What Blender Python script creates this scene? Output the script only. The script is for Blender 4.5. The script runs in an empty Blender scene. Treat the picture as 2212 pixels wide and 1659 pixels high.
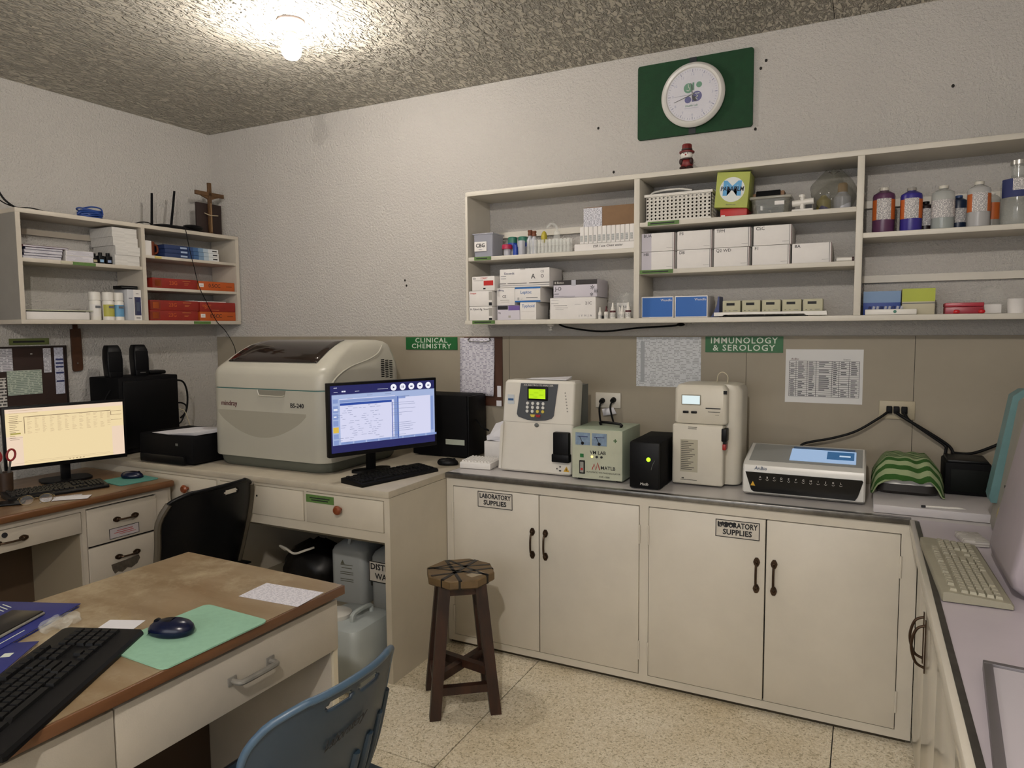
import bpy, bmesh, math, random
from mathutils import Matrix, Vector
random.seed(7)
sc = bpy.context.scene
COL = sc.collection
R = math.radians

# ------------------------------------------------------------------ camera
cam_d = bpy.data.cameras.new('camera')
cam = bpy.data.objects.new('camera', cam_d)
COL.objects.link(cam)
cam_d.sensor_width = 36.0
cam_d.sensor_fit = 'HORIZONTAL'
cam_d.lens = 1520.55 / 2212.0 * 36.0
cam_d.clip_start = 0.02
_yaw, _pit, _rol = R(26.6644), R(4.5038), R(-0.4261)
_F = Vector((-math.sin(_yaw) * math.cos(_pit), math.cos(_yaw) * math.cos(_pit), -math.sin(_pit)))
_R = Vector((math.cos(_yaw), math.sin(_yaw), 0))
_U = _R.cross(_F)
_R2 = _R * math.cos(_rol) + _U * math.sin(_rol)
_U2 = _U * math.cos(_rol) - _R * math.sin(_rol)
mw = Matrix.Identity(4)
for i in range(3):
    mw[i][0], mw[i][1], mw[i][2] = _R2[i], _U2[i], -_F[i]
mw.translation = (3.9279, -3.3755, 1.5192)
cam.matrix_world = mw
sc.camera = cam

# ------------------------------------------------------------------ world, exposure
wd = bpy.data.worlds.new('room_world')
sc.world = wd
wd.use_nodes = True
wd.node_tree.nodes['Background'].inputs[0].default_value = (0.95, 0.96, 1.0, 1)
wd.node_tree.nodes['Background'].inputs[1].default_value = 2.3
sc.view_settings.view_transform = 'Standard'
sc.view_settings.look = 'None'
sc.view_settings.gamma = 1.0
sc.view_settings.use_curve_mapping = False
EXPOSURE = 0.44
sc.view_settings.exposure = EXPOSURE
BULB_W = 320.0        # emission strength of the glowing bulb seen on the ceiling
BULB_REAR = 1350.0      # unseen second bulb behind the viewer, added to brighten the room
try:
    sc.cycles.use_denoising = True
    sc.cycles.max_bounces = 6
    sc.cycles.adaptive_threshold = 0.03
    sc.cycles.sample_clamp_indirect = 6.0
    sc.cycles.transparent_max_bounces = 16
    sc.cycles.caustics_refractive = False
    sc.cycles.caustics_reflective = False
except Exception:
    pass

# ------------------------------------------------------------------ helpers
def lin(h):
    h = h.lstrip('#')
    o = []
    for i in (0, 2, 4):
        v = int(h[i:i + 2], 16) / 255.0
        o.append(v / 12.92 if v <= 0.04045 else ((v + 0.055) / 1.055) ** 2.4)
    return (o[0], o[1], o[2], 1.0)

MATS = {}
def M(name, col='#808080', rough=0.5, metal=0.0, var=0.0, vscale=6.0, col2=None, bump=0.0, bscale=120.0,
      emit=None, es=1.0, trans=0.0, alpha=1.0, spec=0.5, stretch=None, coat=0.0):
    if name in MATS:
        return MATS[name]
    m = bpy.data.materials.new(name)
    m.use_nodes = True
    nt = m.node_tree
    b = nt.nodes['Principled BSDF']
    L = nt.links
    if emit and es < 10:
        m.cycles.emission_sampling = 'NONE'
    b.inputs['Base Color'].default_value = lin(col)
    b.inputs['Roughness'].default_value = rough
    b.inputs['Metallic'].default_value = metal
    b.inputs['Specular IOR Level'].default_value = spec
    b.inputs['Coat Weight'].default_value = coat
    tc = nt.nodes.new('ShaderNodeTexCoord')
    vec = tc.outputs['Object']
    if stretch:
        mp = nt.nodes.new('ShaderNodeMapping')
        mp.inputs['Scale'].default_value = stretch
        L.new(vec, mp.inputs['Vector'])
        vec = mp.outputs['Vector']
    if var > 0 or col2:
        n = nt.nodes.new('ShaderNodeTexNoise')
        n.inputs['Scale'].default_value = vscale
        n.inputs['Detail'].default_value = 6
        n.inputs['Roughness'].default_value = 0.6
        L.new(vec, n.inputs['Vector'])
        r = nt.nodes.new('ShaderNodeValToRGB')
        a = lin(col)
        if col2:
            c2 = lin(col2)
        else:
            c2 = tuple(x * (1 - var) for x in a[:3]) + (1,)
        r.color_ramp.elements[0].position = 0.35
        r.color_ramp.elements[0].color = c2
        r.color_ramp.elements[1].position = 0.65
        r.color_ramp.elements[1].color = a
        L.new(n.outputs['Fac'], r.inputs['Fac'])
        L.new(r.outputs['Color'], b.inputs['Base Color'])
    if bump > 0:
        n2 = nt.nodes.new('ShaderNodeTexNoise')
        n2.inputs['Scale'].default_value = bscale
        n2.inputs['Detail'].default_value = 3
        L.new(vec, n2.inputs['Vector'])
        bp = nt.nodes.new('ShaderNodeBump')
        bp.inputs['Strength'].default_value = bump
        bp.inputs['Distance'].default_value = 0.01
        L.new(n2.outputs['Fac'], bp.inputs['Height'])
        L.new(bp.outputs['Normal'], b.inputs['Normal'])
    if emit:
        b.inputs['Emission Color'].default_value = lin(emit)
        b.inputs['Emission Strength'].default_value = es
    b.inputs['Transmission Weight'].default_value = trans
    if alpha < 1:
        b.inputs['Alpha'].default_value = alpha
    MATS[name] = m
    return m

def sheet_mat(name, paper='#d9d8dc', ink='#55565e', rows=90.0, cols=60.0, amount=0.5, seed=0.0, gap=0.45):
    """printed text rows on paper, in the sheet's own x-z plane"""
    if name in MATS:
        return MATS[name]
    m = bpy.data.materials.new(name)
    m.use_nodes = True
    nt = m.node_tree
    L = nt.links
    b = nt.nodes['Principled BSDF']
    b.inputs['Roughness'].default_value = 0.8
    tc = nt.nodes.new('ShaderNodeTexCoord')
    sp = nt.nodes.new('ShaderNodeSeparateXYZ')
    L.new(tc.outputs['Object'], sp.inputs[0])
    mu = nt.nodes.new('ShaderNodeMath'); mu.operation = 'MULTIPLY'; mu.inputs[1].default_value = rows
    L.new(sp.outputs['Z'], mu.inputs[0])
    ad = nt.nodes.new('ShaderNodeMath'); ad.operation = 'ADD'
    mu2 = nt.nodes.new('ShaderNodeMath'); mu2.operation = 'MULTIPLY'; mu2.inputs[1].default_value = rows
    L.new(sp.outputs['Y'], mu2.inputs[0])
    L.new(mu.outputs[0], ad.inputs[0]); L.new(mu2.outputs[0], ad.inputs[1])
    fr = nt.nodes.new('ShaderNodeMath'); fr.operation = 'FRACT'
    L.new(ad.outputs[0], fr.inputs[0])
    gt = nt.nodes.new('ShaderNodeMath'); gt.operation = 'GREATER_THAN'; gt.inputs[1].default_value = gap
    L.new(fr.outputs[0], gt.inputs[0])
    fl = nt.nodes.new('ShaderNodeMath'); fl.operation = 'FLOOR'
    L.new(ad.outputs[0], fl.inputs[0])
    cx = nt.nodes.new('ShaderNodeMath'); cx.operation = 'MULTIPLY'; cx.inputs[1].default_value = cols
    L.new(sp.outputs['X'], cx.inputs[0])
    cb = nt.nodes.new('ShaderNodeCombineXYZ')
    L.new(cx.outputs[0], cb.inputs[0]); L.new(fl.outputs[0], cb.inputs[1]); cb.inputs[2].default_value = seed
    n = nt.nodes.new('ShaderNodeTexNoise'); n.inputs['Scale'].default_value = 1.0; n.inputs['Detail'].default_value = 2
    L.new(cb.outputs[0], n.inputs['Vector'])
    g2 = nt.nodes.new('ShaderNodeMath'); g2.operation = 'GREATER_THAN'; g2.inputs[1].default_value = 1 - amount
    L.new(n.outputs['Fac'], g2.inputs[0])
    ml = nt.nodes.new('ShaderNodeMath'); ml.operation = 'MULTIPLY'
    L.new(gt.outputs[0], ml.inputs[0]); L.new(g2.outputs[0], ml.inputs[1])
    mx = nt.nodes.new('ShaderNodeMix'); mx.data_type = 'RGBA'
    mx.inputs['A'].default_value = lin(paper); mx.inputs['B'].default_value = lin(ink)
    L.new(ml.outputs[0], mx.inputs['Factor'])
    L.new(mx.outputs['Result'], b.inputs['Base Color'])
    MATS[name] = m
    return m

def film(name, col='#ffffff', fac=0.25, rough=0.1):
    """thin clear plastic: mostly see-through with a skin of gloss"""
    if name in MATS:
        return MATS[name]
    m = bpy.data.materials.new(name)
    m.use_nodes = True
    nt = m.node_tree
    b = nt.nodes['Principled BSDF']
    b.inputs['Base Color'].default_value = lin(col)
    b.inputs['Roughness'].default_value = rough
    t = nt.nodes.new('ShaderNodeBsdfTransparent')
    mx = nt.nodes.new('ShaderNodeMixShader')
    mx.inputs[0].default_value = fac
    nt.links.new(t.outputs[0], mx.inputs[1])
    nt.links.new(b.outputs[0], mx.inputs[2])
    nt.links.new(mx.outputs[0], nt.nodes['Material Output'].inputs[0])
    MATS[name] = m
    return m

def glow(name, col='#ffffff', s=1.0):
    return M(name, '#101010', 0.4, emit=col, es=s * 0.74)

class MB:
    def __init__(self):
        self.v, self.f, self.m = [], [], []
    def add(self, vs, fs, mi=0, xf=None):
        o = len(self.v)
        self.v += [tuple(xf @ Vector(p)) if xf else tuple(p) for p in vs]
        self.f += [tuple(i + o for i in f) for f in fs]
        self.m += [mi] * len(fs)
        return self
    def frombm(self, bm, mi=0, xf=None):
        bm.verts.index_update()
        self.add([v.co.copy() for v in bm.verts], [[v.index for v in f.verts] for f in bm.faces], mi, xf)
        bm.free()
        return self
    def box(self, x0, x1, y0, y1, z0, z1, mi=0, bev=0.0, seg=2, xf=None):
        if bev <= 0:
            vs = [(x0, y0, z0), (x1, y0, z0), (x1, y1, z0), (x0, y1, z0), (x0, y0, z1), (x1, y0, z1), (x1, y1, z1), (x0, y1, z1)]
            fs = [(0, 3, 2, 1), (4, 5, 6, 7), (0, 1, 5, 4), (1, 2, 6, 5), (2, 3, 7, 6), (3, 0, 4, 7)]
            return self.add(vs, fs, mi, xf)
        bm = bmesh.new()
        bmesh.ops.create_cube(bm, size=1)
        for v in bm.verts:
            v.co = Vector(((x0 + x1) / 2 + v.co.x * (x1 - x0), (y0 + y1) / 2 + v.co.y * (y1 - y0), (z0 + z1) / 2 + v.co.z * (z1 - z0)))
        b = min(bev, 0.49 * min(x1 - x0, y1 - y0, z1 - z0))
        bmesh.ops.bevel(bm, geom=list(bm.edges), offset=b, segments=seg, affect='EDGES', profile=0.5)
        return self.frombm(bm, mi, xf)
    def ring(self, rings, mi=0, cap=True, closed=True, xf=None):
        n = len(rings[0])
        vs = [p for r in rings for p in r]
        fs = []
        for k in range(len(rings) - 1):
            for i in range(n if closed else n - 1):
                j = (i + 1) % n
                fs.append((k * n + i, k * n + j, (k + 1) * n + j, (k + 1) * n + i))
        if cap and closed:
            fs.append(tuple(range(n - 1, -1, -1)))
            fs.append(tuple((len(rings) - 1) * n + i for i in range(n)))
        return self.add(vs, fs, mi, xf)
    def lathe(self, prof, c=(0, 0, 0), seg=20, mi=0, xf=None, cap=True):
        rings = [[(c[0] + r * math.cos(2 * math.pi * i / seg), c[1] + r * math.sin(2 * math.pi * i / seg), c[2] + z) for i in range(seg)] for r, z in prof]
        return self.ring(rings, mi, cap, True, xf)
    def cyl(self, p0, p1, r0, r1=None, seg=14, mi=0, xf=None):
        r1 = r0 if r1 is None else r1
        p0, p1 = Vector(p0), Vector(p1)
        d = (p1 - p0).normalized()
        u = d.orthogonal().normalized()
        w = d.cross(u)
        rings = []
        for p, r in ((p0, r0), (p1, r1)):
            rings.append([tuple(p + (u * math.cos(2 * math.pi * i / seg) + w * math.sin(2 * math.pi * i / seg)) * r) for i in range(seg)])
        return self.ring(rings, mi, True, True, xf)
    def tube(self, pts, r, seg=8, mi=0, smooth=4, xf=None, closed=False):
        P = [Vector(p) for p in pts]
        if smooth > 1 and len(P) > 2:
            Q = []
            n = len(P)
            rng = range(n if closed else n - 1)
            for i in rng:
                p1, p2 = P[i], P[(i + 1) % n]
                p0 = P[i - 1] if (i > 0 or closed) else p1
                p3 = P[(i + 2) % n] if (i + 2 < n or closed) else p2
                for k in range(smooth):
                    t = k / smooth
                    Q.append(0.5 * ((2 * p1) + (p2 - p0) * t + (2 * p0 - 5 * p1 + 4 * p2 - p3) * t * t + (3 * p1 - p0 - 3 * p2 + p3) * t ** 3))
            if not closed:
                Q.append(P[-1])
            P = Q
        n = len(P)
        rings = []
        prev = None
        for i in range(n):
            a = P[i - 1] if (i > 0 or closed) else P[i]
            b = P[(i + 1) % n] if (i + 1 < n or closed) else P[i]
            d = (b - a)
            d = d.normalized() if d.length > 1e-9 else Vector((0, 0, 1))
            if prev is None:
                u = d.orthogonal().normalized()
            else:
                u = (prev - d * prev.dot(d))
                u = u.normalized() if u.length > 1e-6 else d.orthogonal().normalized()
            prev = u
            w = d.cross(u)
            rings.append([tuple(P[i] + (u * math.cos(2 * math.pi * k / seg) + w * math.sin(2 * math.pi * k / seg)) * r) for k in range(seg)])
        if closed:
            rings.append(rings[0])
        return self.ring(rings, mi, not closed, True, xf)
    def prism(self, pts, axis, a, b, mi=0, xf=None):
        """2-D outline extruded along an axis ('x': pts are y,z; 'y': x,z; 'z': x,y)"""
        def mk(p, t):
            return {'x': (t, p[0], p[1]), 'y': (p[0], t, p[1]), 'z': (p[0], p[1], t)}[axis]
        n = len(pts)
        vs = [mk(p, a) for p in pts] + [mk(p, b) for p in pts]
        fs = [tuple(range(n - 1, -1, -1)), tuple(range(n, 2 * n))]
        fs += [(i, (i + 1) % n, n + (i + 1) % n, n + i) for i in range(n)]
        return self.add(vs, fs, mi, xf)
    def ball(self, c, r, mi=0, seg=16, rings=10, xf=None):
        if not isinstance(r, (tuple, list)):
            r = (r, r, r)
        bm = bmesh.new()
        bmesh.ops.create_uvsphere(bm, u_segments=seg, v_segments=rings, radius=1)
        for v in bm.verts:
            v.co = Vector((c[0] + v.co.x * r[0], c[1] + v.co.y * r[1], c[2] + v.co.z * r[2]))
        return self.frombm(bm, mi, xf)
    def obj(self, name, mats, parent=None, sharp=35, loc=None, label=None):
        me = bpy.data.meshes.new(name)
        me.from_pydata(self.v, [], self.f)
        if not isinstance(mats, (list, tuple)):
            mats = [mats]
        for m in mats:
            me.materials.append(m)
        if len(mats) > 1:
            me.polygons.foreach_set('material_index', self.m)
        bm = bmesh.new(); bm.from_mesh(me)
        bmesh.ops.recalc_face_normals(bm, faces=list(bm.faces))
        bm.to_mesh(me); bm.free()
        me.polygons.foreach_set('use_smooth', [True] * len(me.polygons))
        me.set_sharp_from_angle(angle=R(sharp))
        me.update()
        o = bpy.data.objects.new(name, me)
        COL.objects.link(o)
        if parent:
            o.parent = parent
        if loc:
            o.location = loc
        if label:
            o['label'] = label
        return o

def tag(o, label, cat, group=None):
    o['label'] = label
    o['category'] = cat
    if group:
        o['group'] = group
    return o

def thing(name, label, cat, loc=(0, 0, 0), rz=0.0, group=None):
    o = bpy.data.objects.new(name, None)
    o.empty_display_size = 0.05
    COL.objects.link(o)
    o.location = loc
    o.rotation_euler = (0, 0, R(rz))
    return tag(o, label, cat, group)

def part(name, mat, parent, *dims, bev=0.0, label=None):
    """one box part"""
    return MB().box(*dims, bev=bev).obj(name, mat, parent, label=label)

def parts(name, mat, parent, boxes, bev=0.0):
    b = MB()
    for d in boxes:
        b.box(*d, bev=bev)
    return b.obj(name, mat, parent)

def copy_tree(o, parent=None):
    c = o.copy()
    COL.objects.link(c)
    c.parent = parent
    for ch in o.children:
        copy_tree(ch, c)
    return c

def struct(o):
    o['kind'] = 'structure'
    return o

ROT_FRONT = Matrix.Rotation(R(90), 4, 'X')
def text(s, size, loc, mat, parent, rot=None, bold=0.0, shear=0.0, align='CENTER', ext=0.0003, name='lettering', space=1.0, fit=None):
    cu = bpy.data.curves.new('t', 'FONT')
    cu.body = s
    cu.size = size
    cu.align_x = align
    cu.align_y = 'CENTER'
    cu.resolution_u = 2
    cu.extrude = ext
    cu.offset = bold * size
    cu.shear = shear
    cu.space_character = space
    t = bpy.data.objects.new('t', cu)
    me = bpy.data.meshes.new_from_object(t)
    bpy.data.objects.remove(t)
    bpy.data.curves.remove(cu)
    if fit and len(me.vertices):
        xs_ = [v.co.x for v in me.vertices]
        me.transform(Matrix.Diagonal((fit / (max(xs_) - min(xs_)), 1, 1, 1)))
    m4 = Matrix.Translation(loc) @ (rot if rot is not None else ROT_FRONT)
    me.transform(m4)
    me.materials.clear()
    me.materials.append(mat)
    o = bpy.data.objects.new(name, me)
    COL.objects.link(o)
    o.parent = parent
    return o

LA = -2.0212            # the wall behind the desk is not quite square to the back wall
def LW(x, y, z=0.0):
    a = R(LA)
    return (x * math.cos(a) - y * math.sin(a), x * math.sin(a) + y * math.cos(a), z)

def rrect(x0, x1, y0, y1, r, seg=5, z=0.0):
    pts = []
    for cx, cy, a0 in ((x1 - r, y0 + r, -90), (x1 - r, y1 - r, 0), (x0 + r, y1 - r, 90), (x0 + r, y0 + r, 180)):
        for k in range(seg + 1):
            a = R(a0 + 90 * k / seg)
            pts.append((cx + r * math.cos(a), cy + r * math.sin(a), z))
    return pts

# ------------------------------------------------------------------ common materials
PAINT = M('cream_gloss_paint', '#cfc9bc', 0.38, var=0.10, vscale=3.0, bump=0.02, bscale=60)
PAINT2 = M('shelf_paint', '#cdc8bc', 0.45, var=0.10, vscale=4.0)
PAINTG = M('cabinet_gloss_paint', '#cfc9bc', 0.16, var=0.08, vscale=3.0)
DARKGAP = M('dark_gap', '#1b1712', 0.8)
BRONZE = M('dark_bronze', '#4a3829', 0.42, metal=0.75, var=0.3, vscale=60)
WHITE = M('white_plastic', '#d9d6cf', 0.4)
OFFW = M('offwhite_plastic', '#c9c5ba', 0.42, var=0.04, vscale=20)
CARD = M('white_card', '#dcd9d6', 0.62, var=0.05, vscale=20)
CARD2 = M('grey_card', '#9d9a94', 0.65)
BLACK = M('black_plastic', '#060608', 0.45, spec=0.22)
BLACKM = M('matt_black', '#060608', 0.7, spec=0.15)
RUBBER = M('black_rubber', '#060607', 0.6, spec=0.2)
INK = M('black_ink', '#15151a', 0.7)
INKB = M('blue_ink', '#27305f', 0.7)
INKR = M('red_ink', '#b01b1b', 0.6)
GREYP = M('grey_plastic', '#5d615f', 0.45)
STEEL = M('brushed_steel', '#8d8d8b', 0.35, metal=0.9)
BROWN = M('brown_knob', '#7b3c1c', 0.35, var=0.2, vscale=40)
GREENTAPE = M('green_tape', '#587a3c', 0.6, var=0.2, vscale=60)
PAPER = M('plain_paper', '#dcdbe0', 0.8, var=0.04, vscale=12)
CLEAR = film('clear_plastic', '#eef0ea', 0.15, 0.08)
FROST = film('frosted_plastic', '#c9cbd4', 0.6, 0.3)
GLASS = film('clear_glass', '#f2f4f0', 0.22, 0.04)
# ================================================================== THE ROOM
H = 2.811
def wall_mat():
    m = M('plaster_wall', '#dad6d0', 0.75, var=0.05, vscale=2.0)
    nt = m.node_tree; L = nt.links
    tc = nt.nodes.new('ShaderNodeTexCoord')
    n = nt.nodes.new('ShaderNodeTexNoise'); n.inputs['Scale'].default_value = 75; n.inputs['Detail'].default_value = 4
    n.inputs['Roughness'].default_value = 0.7
    L.new(tc.outputs['Object'], n.inputs['Vector'])
    b = nt.nodes.new('ShaderNodeBump'); b.inputs['Strength'].default_value = 1.0; b.inputs['Distance'].default_value = 0.02
    L.new(n.outputs['Fac'], b.inputs['Height'])
    L.new(b.outputs['Normal'], nt.nodes['Principled BSDF'].inputs['Normal'])
    return m
def ceil_mat():
    m = M('stippled_ceiling', '#d3cdbf', 0.7, var=0.06, vscale=1.5)
    nt = m.node_tree; L = nt.links
    tc = nt.nodes.new('ShaderNodeTexCoord')
    mp = nt.nodes.new('ShaderNodeMapping'); mp.inputs['Rotation'].default_value = (0, 0, R(4)); mp.inputs['Scale'].default_value = (1.7, 0.62, 1)
    L.new(tc.outputs['Object'], mp.inputs[0])
    n = nt.nodes.new('ShaderNodeTexNoise'); n.inputs['Scale'].default_value = 34; n.inputs['Detail'].default_value = 3
    n.inputs['Distortion'].default_value = 0.8
    L.new(mp.outputs[0], n.inputs['Vector'])
    r = nt.nodes.new('ShaderNodeValToRGB')
    r.color_ramp.elements[0].position = 0.42; r.color_ramp.elements[1].position = 0.58
    L.new(n.outputs['Fac'], r.inputs[0])
    b = nt.nodes.new('ShaderNodeBump'); b.inputs['Strength'].default_value = 1.0; b.inputs['Distance'].default_value = 0.04
    L.new(r.outputs[0], b.inputs['Height'])
    L.new(b.outputs['Normal'], nt.nodes['Principled BSDF'].inputs['Normal'])
    return m
def terrazzo():
    m = M('terrazzo', '#bcae92', 0.35)
    nt = m.node_tree; L = nt.links
    bs = nt.nodes['Principled BSDF']
    tc = nt.nodes.new('ShaderNodeTexCoord')
    v = nt.nodes.new('ShaderNodeTexVoronoi'); v.inputs['Scale'].default_value = 150
    L.new(tc.outputs['Object'], v.inputs['Vector'])
    n = nt.nodes.new('ShaderNodeTexNoise'); n.inputs['Scale'].default_value = 210; n.inputs['Detail'].default_value = 2
    L.new(tc.outputs['Object'], n.inputs['Vector'])
    sep = nt.nodes.new('ShaderNodeSeparateColor')
    L.new(v.outputs['Color'], sep.inputs[0])
    r = nt.nodes.new('ShaderNodeValToRGB')
    cr = r.color_ramp
    cr.interpolation = 'CONSTANT'
    cr.elements[0].position = 0.0; cr.elements[0].color = lin('#bcb196')
    cr.elements[1].position = 0.10; cr.elements[1].color = lin('#dad0b8')
    for p, c in ((0.3, '#e6dcc6'), (0.6, '#eee6d3'), (0.85, '#ddd2b9')):
        e = cr.elements.new(p); e.color = lin(c)
    L.new(sep.outputs[0], r.inputs[0])
    r2 = nt.nodes.new('ShaderNodeValToRGB')
    r2.color_ramp.elements[0].position = 0.62; r2.color_ramp.elements[0].color = (1, 1, 1, 1)
    r2.color_ramp.elements[1].position = 0.68; r2.color_ramp.elements[1].color = (0.25, 0.22, 0.16, 1)
    L.new(n.outputs['Fac'], r2.inputs[0])
    mx = nt.nodes.new('ShaderNodeMix'); mx.data_type = 'RGBA'; mx.blend_type = 'MULTIPLY'; mx.inputs['Factor'].default_value = 1
    L.new(r.outputs[0], mx.inputs['A']); L.new(r2.outputs[0], mx.inputs['B'])
    n3 = nt.nodes.new('ShaderNodeTexNoise'); n3.inputs['Scale'].default_value = 2.2; n3.inputs['Detail'].default_value = 5
    L.new(tc.outputs['Object'], n3.inputs['Vector'])
    r3 = nt.nodes.new('ShaderNodeValToRGB')
    r3.color_ramp.elements[0].position = 0.3; r3.color_ramp.elements[0].color = (0.84, 0.80, 0.72, 1)
    r3.color_ramp.elements[1].position = 0.6; r3.color_ramp.elements[1].color = (1, 1, 1, 1)
    L.new(n3.outputs['Fac'], r3.inputs[0])
    mx2 = nt.nodes.new('ShaderNodeMix'); mx2.data_type = 'RGBA'; mx2.blend_type = 'MULTIPLY'; mx2.inputs['Factor'].default_value = 1
    L.new(mx.outputs['Result'], mx2.inputs['A']); L.new(r3.outputs[0], mx2.inputs['B'])
    L.new(mx2.outputs['Result'], bs.inputs['Base Color'])
    return m
WALL = wall_mat(); CEIL = ceil_mat(); TERR = terrazzo()
PANEL = M('tan_wall_panel', '#988f7e', 0.6, var=0.10, vscale=2.5, bump=0.03, bscale=40)

fl = struct(MB().box(-0.25, 4.85, -5.2, 0.1, -0.06, -0.004).obj('floor', DARKGAP))
xs = [-0.25, 0.17, 1.40, 2.63, 3.86, 4.85]
ys = [-5.2, -3.874, -2.644, -1.414, -0.184, 0.0]
for i in range(5):
    for j in range(5):
        MB().box(xs[i] + .002, xs[i + 1] - .002, ys[j] + .002, ys[j + 1] - .002, -0.02, 0.0).obj('tile', TERR, fl)
cl = struct(MB().box(-0.25, 4.85, -5.2, 0.1, H + 0.006, H + 0.06).obj('ceiling', DARKGAP))
for x0, x1 in ((-0.25, 2.4), (2.4, 3.772), (3.772, 4.85)):
    for y0, y1 in ((-5.2, -2.75), (-2.75, 0.0)):
        MB().box(x0 + .0015, x1 - .0015, y0 + .0015, y1 - .0015, H, H + 0.01).obj('ceiling_panel', CEIL, cl)
wb = struct(MB().box(-0.25, 4.85, 0.0, 0.1, -0.02, H + 0.02).obj('wall_back', WALL))
part('panel_backing', DARKGAP, wb, 0.002, 4.70, -0.0012, 0.001, 0.0, 1.478)
for x0, x1 in ((0.002, 1.0), (1.0, 2.22), (2.22, 3.44), (3.44, 4.113), (4.113, 4.70)):
    part('wall_panel', PANEL, wb, x0 + .001, x1 - .001, -0.004, 0.002, 0.0, 1.479)
wl = struct(MB().box(-0.1, 0.0, -5.3, 0.15, -0.02, H + 0.02).obj('wall_left', WALL))
wl.rotation_euler = (0, 0, R(LA))
struct(MB().box(4.72, 4.82, -5.2, 0.1, -0.02, H + 0.02).obj('wall_right', WALL))
# rear wall with the daylight window behind the viewer
WX0, WX1, WZ0, WZ1 = 1.3, 4.3, 0.95, 2.25
b = MB()
for q in ((-0.3, WX0, -0.02, H + .02), (WX1, 4.85, -0.02, H + .02), (WX0, WX1, -0.02, WZ0), (WX0, WX1, WZ1, H + .02)):
    b.box(q[0], q[1], -5.2, -5.1, q[2], q[3])
struct(b.obj('wall_rear', WALL))
b = MB()
for x in (WX0, WX0 + 1.0, WX0 + 2.0, WX1):
    b.box(x - .025, x + .025, -5.17, -5.12, WZ0, WZ1)
for z in (WZ0, WZ1):
    b.box(WX0, WX1, -5.17, -5.12, z - .025, z + .025)
wn = struct(b.obj('window_1', PAINT2))
part('window_sill', PAINT2, wn, WX0 - .05, WX1 + .05, -5.12, -5.03, WZ0 - .05, WZ0 - .02)
pl = bpy.data.lights.new('window_portal', 'AREA')
pl.shape = 'RECTANGLE'; pl.size = WX1 - WX0; pl.size_y = WZ1 - WZ0
pl.cycles.is_portal = True
po_ = bpy.data.objects.new('window_portal', pl); COL.objects.link(po_)
po_.location = ((WX0 + WX1) / 2, -5.11, (WZ0 + WZ1) / 2)
po_.rotation_euler = (R(90), 0, 0)
# nails and chips in the plaster
for x, z in ((3.478, 2.66), (3.50, 2.69), (3.46, 2.40), (2.72, 2.50), (2.80, 2.28), (4.21, 2.47), (1.55, 1.80), (1.56, 1.77)):
    MB().ball((x, -0.002, z), (0.006, 0.004, 0.007), seg=8, rings=6).obj('wall_nail', DARKGAP, wb)

# ---- lamp on the ceiling
def ceiling_lamp(loc, strength, label):
    t = thing('ceiling_lamp', label, 'lamp', loc)
    MB().lathe([(0.0, 0), (0.056, 0), (0.057, -0.008), (0.05, -0.018), (0.03, -0.024), (0.022, -0.03), (0.022, -0.05), (0.0, -0.05)], seg=28).obj('lamp_base', M('lamp_porcelain', '#d2c3bd', 0.35), t)
    MB().lathe([(0.0, -0.049), (0.0225, -0.049), (0.0225, -0.056), (0.0, -0.056)], seg=24).obj('socket_ring', M('socket_ring', '#8a7b76', 0.4), t)
    MB().ball((0.02, 0.045, -0.004), 0.006, seg=8, rings=6).obj('screw', DARKGAP, t)
    MB().lathe([(0.0, -0.056), (0.020, -0.056), (0.021, -0.072), (0.0, -0.072)], seg=24).obj('bulb_collar', M('bulb_collar', '#e6dccb', 0.4, emit='#ffe9c8', es=1.5), t)
    b = MB().lathe([(0.0, -0.070), (0.021, -0.070), (0.026, -0.078), (0.036, -0.095), (0.041, -0.115), (0.038, -0.137), (0.026, -0.152), (0.010, -0.158), (0.0, -0.1585)], seg=28)
    b.obj('bulb', M('lit_bulb_%d' % strength, '#ffffff', 0.4, emit='#fff6ec', es=strength), t, sharp=80)
    return t
ceiling_lamp((1.737, -1.053, H), BULB_W, 'glowing white bulb in a round porcelain holder on the stippled ceiling')
ceiling_lamp((3.75, -3.75, H), BULB_REAR, 'added unseen second bulb in a porcelain holder behind the viewer')

# ================================================================== WALL SHELF OVER THE COUNTER
S = thing('wall_shelf', 'long white wall shelf with three bays above the back counter', 'shelf')
XB = [2.095, 4.70]
part('top_board', PAINT2, S, 2.095, 4.70, -0.24, -0.002, 2.185, 2.207, bev=.002)
part('bottom_board', PAINT2, S, 2.085, 4.70, -0.24, -0.002, 1.54, 1.562, bev=.002)
part('side_board', PAINT2, S, 2.095, 2.108, -0.24, -0.002, 1.562, 2.185)
part('side_board', PAINT2, S, 4.685, 4.70, -0.24, -0.002, 1.562, 2.185)
for x in (2.976, 3.880):
    part('divider', PAINT2, S, x, x + .026, -0.24, -0.002, 1.562, 2.185, bev=.002)
for x0, x1, z in ((2.108, 2.976, 1.8805), (3.002, 3.880, 1.990), (3.002, 3.880, 1.778), (3.906, 4.685, 1.885)):
    part('shelf_board', PAINT2, S, x0, x1, -0.238, -0.002, z - .02, z, bev=.002)
for x0, x1, z in ((2.108, 2.976, 1.995), (3.906, 4.685, 2.01), (3.906, 4.685, 1.70)):
    part('back_batten', PAINT2, S, x0, x1, -0.022, -0.002, z, z + .03)
for x0, x1, z in ((2.145, 2.24, 1.8715), (2.13, 2.26, 1.552), (3.04, 3.18, 1.981), (3.005, 3.155, 1.768)):
    part('shelf_label', GREENTAPE, S, x0, x1, -0.2415, -0.238, z - .008, z + .009)
    part('shelf_label_print', INK, S, x0 + .012, x1 - .02, -0.242, -0.2413, z - .002, z + .003)
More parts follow.
